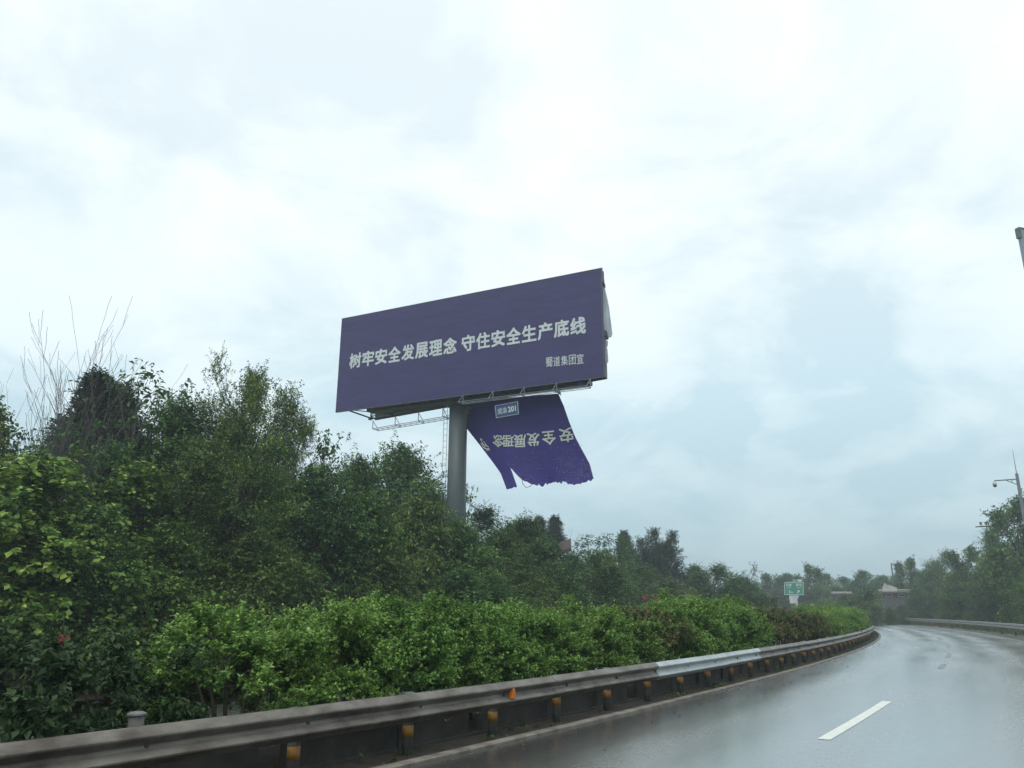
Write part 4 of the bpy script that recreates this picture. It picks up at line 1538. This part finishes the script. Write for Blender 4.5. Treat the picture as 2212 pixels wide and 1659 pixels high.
# ---- the blue kilometre plate under the billboard
kp = empty('kilometre_plate', (0, 0, 0))
tag(kp, 'small blue plate reading 成渝201 under the billboard', 'sign')
KN = .35
def kpt(px, py, lift=0.0):
    u, z = face_uv(px, py, KN)
    return B(u, KN + lift, z)
c4 = [(1068.5, 876), (1119, 866.5), (1121, 895), (1071.5, 904)]
def kq(x, y, lift=0.0):
    a = (c4[0][0] * (1 - x) + c4[1][0] * x, c4[0][1] * (1 - x) + c4[1][1] * x)
    b = (c4[3][0] * (1 - x) + c4[2][0] * x, c4[3][1] * (1 - x) + c4[2][1] * x)
    return kpt(a[0] * (1 - y) + b[0] * y, a[1] * (1 - y) + b[1] * y, lift)
mb = MB()
fr_ = [kq(0, 0), kq(1, 0), kq(1, 1), kq(0, 1)]
mb.add(fr_ + [p - BN * .05 for p in fr_], [(3, 2, 1, 0), (4, 5, 6, 7), (0, 1, 5, 4), (1, 2, 6, 5), (2, 3, 7, 6), (3, 0, 4, 7)])
mb.build('plate', M['blue_sign'], kp)
mb = MB()
for (xa, ya, xb, yb) in [(.02, .03, .98, .03), (.02, .97, .98, .97), (.02, .03, .02, .97), (.98, .03, .98, .97)]:
    mb.tube([kq(xa, ya, .006), kq(xb, yb, .006)], .013, 4)
mb.build('border', M['letters'], kp)
mb = MB()
place_text(mb, '成渝', lambda x, y, d: kq(.10 + .40 * x, .74 - .46 * y, .01 + d), .0)
place_text(mb, '201', lambda x, y, d: kq(.55 + .34 * x, .71 - .42 * y, .01 + d), .016)
mb.build('lettering', M['letters'], kp)
mb = MB()
for x_ in (.3, .7):
    a = kq(x_, .1) - BN * .07; mb.bar(a, a - BN * .9 + UP * .25, .02, 5)
mb.build('hanger', M['thin_steel'], kp)

# ------------------------------------------------------------------ far road signs
def sign_frame(px, py, D):
    c = at(px, py, D)
    to = Vector((c.x, c.y, 0)).normalized()
    rt = Vector((to.y, -to.x, 0))
    return c, to, rt


D_s = 147
def spt(px, py, lift=0.0):
    c, to, rt = sign_frame(1715, 1271, D_s)
    d = ray(px, py); o_ = Vector((0, 0, CAM_H))
    p0 = c - to * lift
    t = (p0 - o_).dot(to) / d.dot(to)
    return o_ + d * t


def plate(mb, x0, y0, x1, y1, fn, th=.1):
    _, to, _ = sign_frame(1715, 1271, D_s)
    f = [fn(x0, y0), fn(x1, y0), fn(x1, y1), fn(x0, y1)]
    mb.add(f + [p + to * th for p in f], [(0, 1, 2, 3), (4, 7, 6, 5), (0, 4, 5, 1), (1, 5, 6, 2), (2, 6, 7, 3), (3, 7, 4, 0)])


ds = empty('direction_sign', (0, 0, 0))
tag(ds, 'green motorway direction sign with white border and Chinese place names, on a pale support', 'road sign')
mb = MB(); plate(mb, 1694, 1257.5, 1736, 1285.5, spt); mb.build('sign_plate', M['green_sign'], ds)
mb = MB()
for (a, b) in [((1694.8, 1258.4), (1735.2, 1258.4)), ((1735.2, 1258.4), (1735.2, 1284.6)), ((1735.2, 1284.6), (1694.8, 1284.6)), ((1694.8, 1284.6), (1694.8, 1258.4))]:
    mb.tube([spt(*a, .02), spt(*b, .02)], .045, 4)
mb.build('border', M['sign_white'], ds)
mb = MB()
def tb(text, x0, y0, x1, y1, off_=.012):
    place_text(mb, text, lambda x, y, d: spt(x0 + (x1 - x0) * x, y1 + (y0 - y1) * y, .03 + d), off_)
tb('石盘', 1698, 1260.5, 1710, 1266.5, .02)
tb('养马', 1719, 1260.5, 1732, 1266.5, .02)
tb('Shipan', 1700, 1268, 1709, 1270.5)
tb('Yangma', 1721, 1268, 1731, 1270.8)
tb('1', 1705, 1275, 1707, 1281.5, .03)
tb('km', 1708.5, 1277.5, 1713.5, 1281, .02)
# bent arrow
mb.add([spt(1721, 1281.5, .03), spt(1723, 1281.5, .03), spt(1726, 1278.5, .03), spt(1727.5, 1280, .03), spt(1727.5, 1275.2, .03), spt(1721.5, 1275.2, .03), spt(1723.5, 1276.8, .03)],
       [(0, 1, 2, 6), (2, 3, 4), (2, 4, 5, 6)])
mb.build('lettering', M['sign_white'], ds)
mb = MB(); plate(mb, 1711.5, 1250.8, 1733.5, 1257.2, spt); mb.build('exit_plate', M['green_sign'], ds)
mb = MB()
tb('出口', 1713, 1252.3, 1720, 1256)
mb.build('exit_lettering', M['sign_white'], ds)
mb = MB()
cc = [spt(1727 + 5.5 * math.cos(a), 1254 + 2.9 * math.sin(a), .03) for a in np.linspace(0, 2 * math.pi, 18)[:-1]]
mb.add(cc, [tuple(range(len(cc)))])
mb.build('oval_badge', M['white_sheet'], ds)
mb = MB()
_, to_, _ = sign_frame(1715, 1271, D_s)
f = [spt(1704.5, 1286, -.05), spt(1726.5, 1286, -.05), spt(1718, 1303.5, -.05), spt(1706.5, 1303.5, -.05)]
mb.add(f + [p + to_ * .08 for p in f], [(0, 1, 2, 3), (4, 7, 6, 5), (0, 4, 5, 1), (1, 5, 6, 2), (2, 6, 7, 3), (3, 7, 4, 0)])
mb.build('support_plate', M['white_sheet'], ds)
mb = MB()
a = spt(1717, 1260, -.3)
mb.tube([(a.x, a.y, ground_z(a.x, a.y) - .2), (a.x, a.y, a.z)], .2, 14)
mb.build('post', M['white_sheet'], ds, True)

rs = empty('road_sign', (0, 0, 0))
tag(rs, 'small green and white road sign just above the far bright hedge', 'road sign')
mb = MB(); plate(mb, 1749.5, 1302.8, 1758.5, 1315, lambda x, y: spt(x, y, 18)); mb.build('sign_plate', M['green_sign'], rs)
mb = MB()
f = [spt(1750.2, 1306, 18.03), spt(1757.8, 1306, 18.03), spt(1757.8, 1313.5, 18.03), spt(1750.2, 1313.5, 18.03)]
mb.add(f, [(0, 1, 2, 3)]); mb.build('white_field', M['white_sheet'], rs)
mb = MB()
mb.add([spt(1754, 1307, 18.06), spt(1756, 1307, 18.06), spt(1755, 1311, 18.06), spt(1753.3, 1309.5, 18.06)], [(0, 1, 2, 3)])
mb.build('arrow', M['green_sign'], rs)
a = spt(1754, 1310, 17.8)
mb = MB(); mb.tube([(a.x, a.y, ground_z(a.x, a.y) - .1), (a.x, a.y, a.z)], .05, 8); mb.build('post', M['thin_steel'], rs)

# ------------------------------------------------------------------ camera mast and camera arm by the outer guardrail
D_m = 84
cmst = empty('camera_mast', (0, 0, 0))
tag(cmst, 'tall grey mast with a bracketed dome camera and a lightning rod, above the roadside trees', 'camera mast')
pt = at(2196, 1023, D_m)
zg = ground_z(pt.x, pt.y)
mb = MB(); mb.tube([(pt.x, pt.y, zg - .2), (pt.x, pt.y, pt.z)], [.17, .13], 14); mb.build('mast', M['steel'], cmst, True)
rt_ = Vector((pt.y, -pt.x, 0)).normalized()
mb = MB(); top = at(2187, 971, D_m)
mb.tube([pt, (pt.x, pt.y, top.z)], [.035, .012], 6); mb.build('lightning_rod', M['steel'], cmst)
mb = MB()
za_ = at(2197, 1035, D_m).z
arm0 = Vector((pt.x, pt.y, za_)); arm1 = arm0 - rt_ * 1.82
mb.tube([arm0, arm1], .05, 8)
mb.tube([arm0 - Vector((0, 0, .55)), arm0 - rt_ * .95], .035, 6)
mb.tube([arm0 - rt_ * .45, arm0 - rt_ * .45 - Vector((0, 0, .26))], .03, 6)
mb.build('arm', M['steel'], cmst)
mb = MB()
c = arm1 + Vector((0, 0, -.12))
mb.tube([c + Vector((0, 0, .12)), c, c - Vector((0, 0, .05)), c - Vector((0, 0, .28))], [.04, .06, .16, .17], 14)
cb = mb.build('dome_camera', M['white_sheet'], cmst, True)
mb = MB()
mb.tube([c - Vector((0, 0, .285)), c - Vector((0, 0, .38)), c - Vector((0, 0, .47))], [.165, .15, .06], 14)
mb.build('dome_lens', M['dark_glass'], cb, True)

D_g = 112
ga = empty('traffic_camera_gantry', (0, 0, 0))
tag(ga, 'grey horizontal arm with two small traffic cameras sticking out of the trees', 'camera arm')
a = at(2107, 1138, D_g); b = at(2152, 1139, D_g)
mb = MB(); b2 = Vector((b.x, b.y, a.z)); mb.tube([a, b2], [.07, .10], 10)
zg = ground_z(b.x, b.y)
mb.build('arm', M['steel'], ga, True)
mb = MB(); mb.tube([(b.x, b.y, zg - .2), (b.x, b.y, a.z + .12)], [.17, .13], 12); mb.build('mast', M['steel'], ga, True)
rt_ = Vector((b.y, -b.x, 0)).normalized(); to_ = Vector((b.x, b.y, 0)).normalized()
for px_, w_ in ((2119, .30), (2131, .42)):
    c = at(px_, 1133, D_g); c.z = a.z + .34
    mb = MB()
    mb.box(c, w_, .55, .28, (rt_, to_, UP))
    mb.box(c + UP * .17 - to_ * .05, w_ * 1.15, .66, .03, (rt_, to_, UP))
    mb.bar(c - UP * .15, c - UP * .34, .03)
    o_ = mb.build('traffic_camera', M['white_sheet'], ga)
    mb = MB(); mb.tube([c - to_ * .281, c - to_ * .31], .1, 10); mb.build('lens', M['dark_glass'], o_)

# two thin masts far off
for i, (px_, lab) in enumerate(((1925, 'thin far mast, the one farther from the loose tuft-topped tree'), (1934, 'thin far mast, the one touching the loose tuft-topped tree'))):
    tp = at(px_, 1217 + i, 176)
    zg = ground_z(tp.x, tp.y)
    mb = MB(); mb.tube([(0, 0, -.3), (0, 0, (tp.z - zg) * .5), (0, 0, tp.z - zg)], [.19, .15, .12], 10)
    for q in range(6):
        mb.bar((-.22, 0, (tp.z - zg) * (.5 + .08 * q)), (.22, 0, (tp.z - zg) * (.5 + .08 * q)), .03, 4)
    o_ = mb.build('mast', M['steel'])
    o_.location = (tp.x, tp.y, zg)
    tag(o_, lab, 'mast', 'pair of far masts')

# grey board high at the right-hand picture edge: the back of another billboard
gb = empty('billboard', (0, 0, 0))
tag(gb, 'pale grey-blue board high up, cut off by the picture edge', 'billboard')
D_b = 62
e_top = at(2199, 495, D_b)
q1 = Vector((.96, .28, 0)).normalized(); qn = Vector((q1.y, -q1.x, 0))
zt_, zb_ = e_top.z, e_top.z - 6.2
base_ = Vector((e_top.x, e_top.y, 0))
mb = MB()
cpt = base_ + q1 * 9 + UP * ((zt_ + zb_) / 2)
mb.box(cpt, 18, .25, zt_ - zb_, (q1, qn, UP))
mb.build('board_panel', M['grey_board'], gb)
mb = MB()
for z_ in (zb_ - .04, zt_ + .04):
    mb.box(base_ + q1 * 9 + UP * z_, 18.2, .35, .08, (q1, qn, UP))
mb.box(base_ + q1 * -.02 + UP * (zt_ - .35), .18, .34, .7, (q1, qn, UP))
mb.build('edge_frame', M['steel'], gb)
mb = MB()
pp = base_ + q1 * 9 - qn * .8
mb.tube([(pp.x, pp.y, ground_z(pp.x, pp.y) - .3), (pp.x, pp.y, zt_ - 1.5)], .6, 24)
mb.build('pole', M['pole'], gb, True)


# ------------------------------------------------------------------ houses
def house(px0, px1, y_eave, y_base, y_ridge, D, lab, depth=6.0, gable=True):
    a = at(px0, y_base, D); b = at(px1, y_base, D)
    b.z = a.z
    rt = (Vector((b.x, b.y, 0)) - Vector((a.x, a.y, 0))); L = rt.length; rt.normalize()
    to = Vector((-rt.y, rt.x, 0))
    ze = at(px0, y_eave, D).z; zr = at(px0, y_ridge, D).z; zb = a.z
    a0 = Vector((a.x, a.y, 0))
    h = empty('house', a)
    tag(h, lab, 'house')
    h.location = (0, 0, 0)
    zgr = min(ground_z(a.x, a.y), zb) - .5
    def pt(u, d, z): return a0 + rt * u + to * d + UP * z
    mb = MB()
    mb.box(pt(L / 2, depth / 2, (zb + ze) / 2), L, depth, ze - zb, (rt, to, UP))
    mb.build('wall', M['dark_wall'], h)
    mb = MB()
    mb.box(pt(L / 2, depth / 2 - .1, (zgr + zb) / 2), L + .3, depth + .5, zb - zgr - .01, (rt, to, UP))
    mb.build('plinth', M['dark_wall'], h)
    # tiled roof with overhang, ridge along the front
    mb = MB()
    e = .6
    pts = [pt(-e, -e, ze + .02), pt(L + e, -e, ze + .02), pt(L + e, depth / 2, zr), pt(-e, depth / 2, zr), pt(-e, depth + e, ze + .02), pt(L + e, depth + e, ze + .02)]
    lo = [p - UP * .18 for p in pts]
    mb.add(pts + lo, [(0, 1, 2, 3), (3, 2, 5, 4), (6, 9, 8, 7), (9, 10, 11, 8), (0, 6, 7, 1), (4, 5, 11, 10), (0, 3, 9, 6), (3, 4, 10, 9), (1, 7, 8, 2), (2, 8, 11, 5)])
    nr = int((L + 2 * e) / .35)
    for i in range(nr):
        u = -e + (L + 2 * e) * (i + .5) / nr
        mb.tube([pt(u, -e - .02, ze + .03), pt(u, depth / 2, zr + .02)], .06, 5)
    rf = mb.build('roof', M['tile'], h)
    mb = MB()
    mb.box(pt(L / 2, depth / 2, zr + .08), L + 2 * e, .4, .16, (rt, to, UP))
    mb.build('ridge', M['white_wall'], rf)
    if gable:
        mb = MB()
        g = [pt(0, .9, zr - .35), pt(L * .62, .9, zr - .35), pt(L * .60, .9, zr + .35), pt(L * .35, .9, zr + .7), pt(L * .22, .9, zr + .75), pt(L * .12, .9, zr + 1.15), pt(L * .02, .9, zr + .4)]
        mb.add(g + [p + to * .5 for p in g], [tuple(range(7)), tuple(range(13, 6, -1))] + [(i, i + 7, (i + 1) % 7 + 7, (i + 1) % 7) for i in range(7)])
        mb.build('parapet', M['white_wall'], h)
    nw = max(2, int(L / 1.8))
    for i in range(nw):
        u = L * (i + .5) / nw
        w_ = link(bpy.data.objects.new('window', None), h)
        bpy.data.objects.remove(w_)
        mb = MB()
        mb.box(pt(u, -.03, zb + (ze - zb) * .52), .9, .05, (ze - zb) * .5, (rt, to, UP))
        wn = mb.build('window', M['white_wall'], h)
        mb = MB()
        mb.box(pt(u, -.06, zb + (ze - zb) * .52), .74, .02, (ze - zb) * .5 - .16, (rt, to, UP))
        mb.build('pane', M['dark_glass'], wn)
    return h


house(1908, 1962, 1280, 1293, 1274.5, 138, 'low house with a red-brown tiled roof and a white stepped parapet')
house(1806, 1834, 1284, 1296, 1279.5, 140, 'small red-roofed house half hidden by the trees left of the white-parapet house', gable=False)
# tiled shed roof among the trees under the bare twigs
Dsh = range_for_offset(1222, -19.5)
a = at(1209, 1196, Dsh); b = at(1234, 1186, Dsh)
shd = empty('shed', (0, 0, 0)); tag(shd, 'shed with a brown tiled roof mostly hidden among the trees below the bare twigs', 'shed')
rt = Vector((b.x - a.x, b.y - a.y, 0)); L = rt.length; rt.normalize(); to = Vector((-rt.y, rt.x, 0))
a0 = Vector((a.x, a.y, 0))
zgr = ground_z(a.x, a.y)
mb = MB(); mb.box(a0 + rt * L * .55 + to * 1.3 + UP * ((zgr + a.z) / 2 - .2), L * .8, 2.0, a.z - zgr, (rt, to, UP)); mb.build('wall', M['dark_wall'], shd)
mb = MB()
f = [Vector((a.x, a.y, a.z)), Vector((b.x, b.y, b.z)), Vector((b.x, b.y, b.z + .9)) + to * 2.4, Vector((a.x, a.y, a.z + .9)) + to * 2.4]
mb.add(f + [p - UP * .14 for p in f], [(0, 1, 2, 3), (4, 7, 6, 5), (0, 4, 5, 1), (1, 5, 6, 2), (2, 6, 7, 3), (3, 7, 4, 0)])
for i in range(9):
    q = (i + .5) / 9
    mb.tube([f[0].lerp(f[1], q) + UP * .02, f[3].lerp(f[2], q) + UP * .02], .06, 5)
mb.build('roof', M['tile'], shd)

# ------------------------------------------------------------------ wet air
hz = bpy.data.materials.new('haze')
hz.use_nodes = True
t = hz.node_tree
t.nodes.clear()
o_ = nd(t, 'ShaderNodeOutputMaterial')
pv = nd(t, 'ShaderNodeVolumePrincipled')
pv.inputs['Color'].default_value = (.80, .90, .96, 1)
pv.inputs['Density'].default_value = 0.0015
pv.inputs['Anisotropy'].default_value = 0.2
t.links.new(pv.outputs[0], o_.inputs['Volume'])
mb = MB()
mb.box((60, 120, 13.9), 640, 560, 34, None)
hb = mb.build('haze', hz)
tag(hb, kind='stuff')
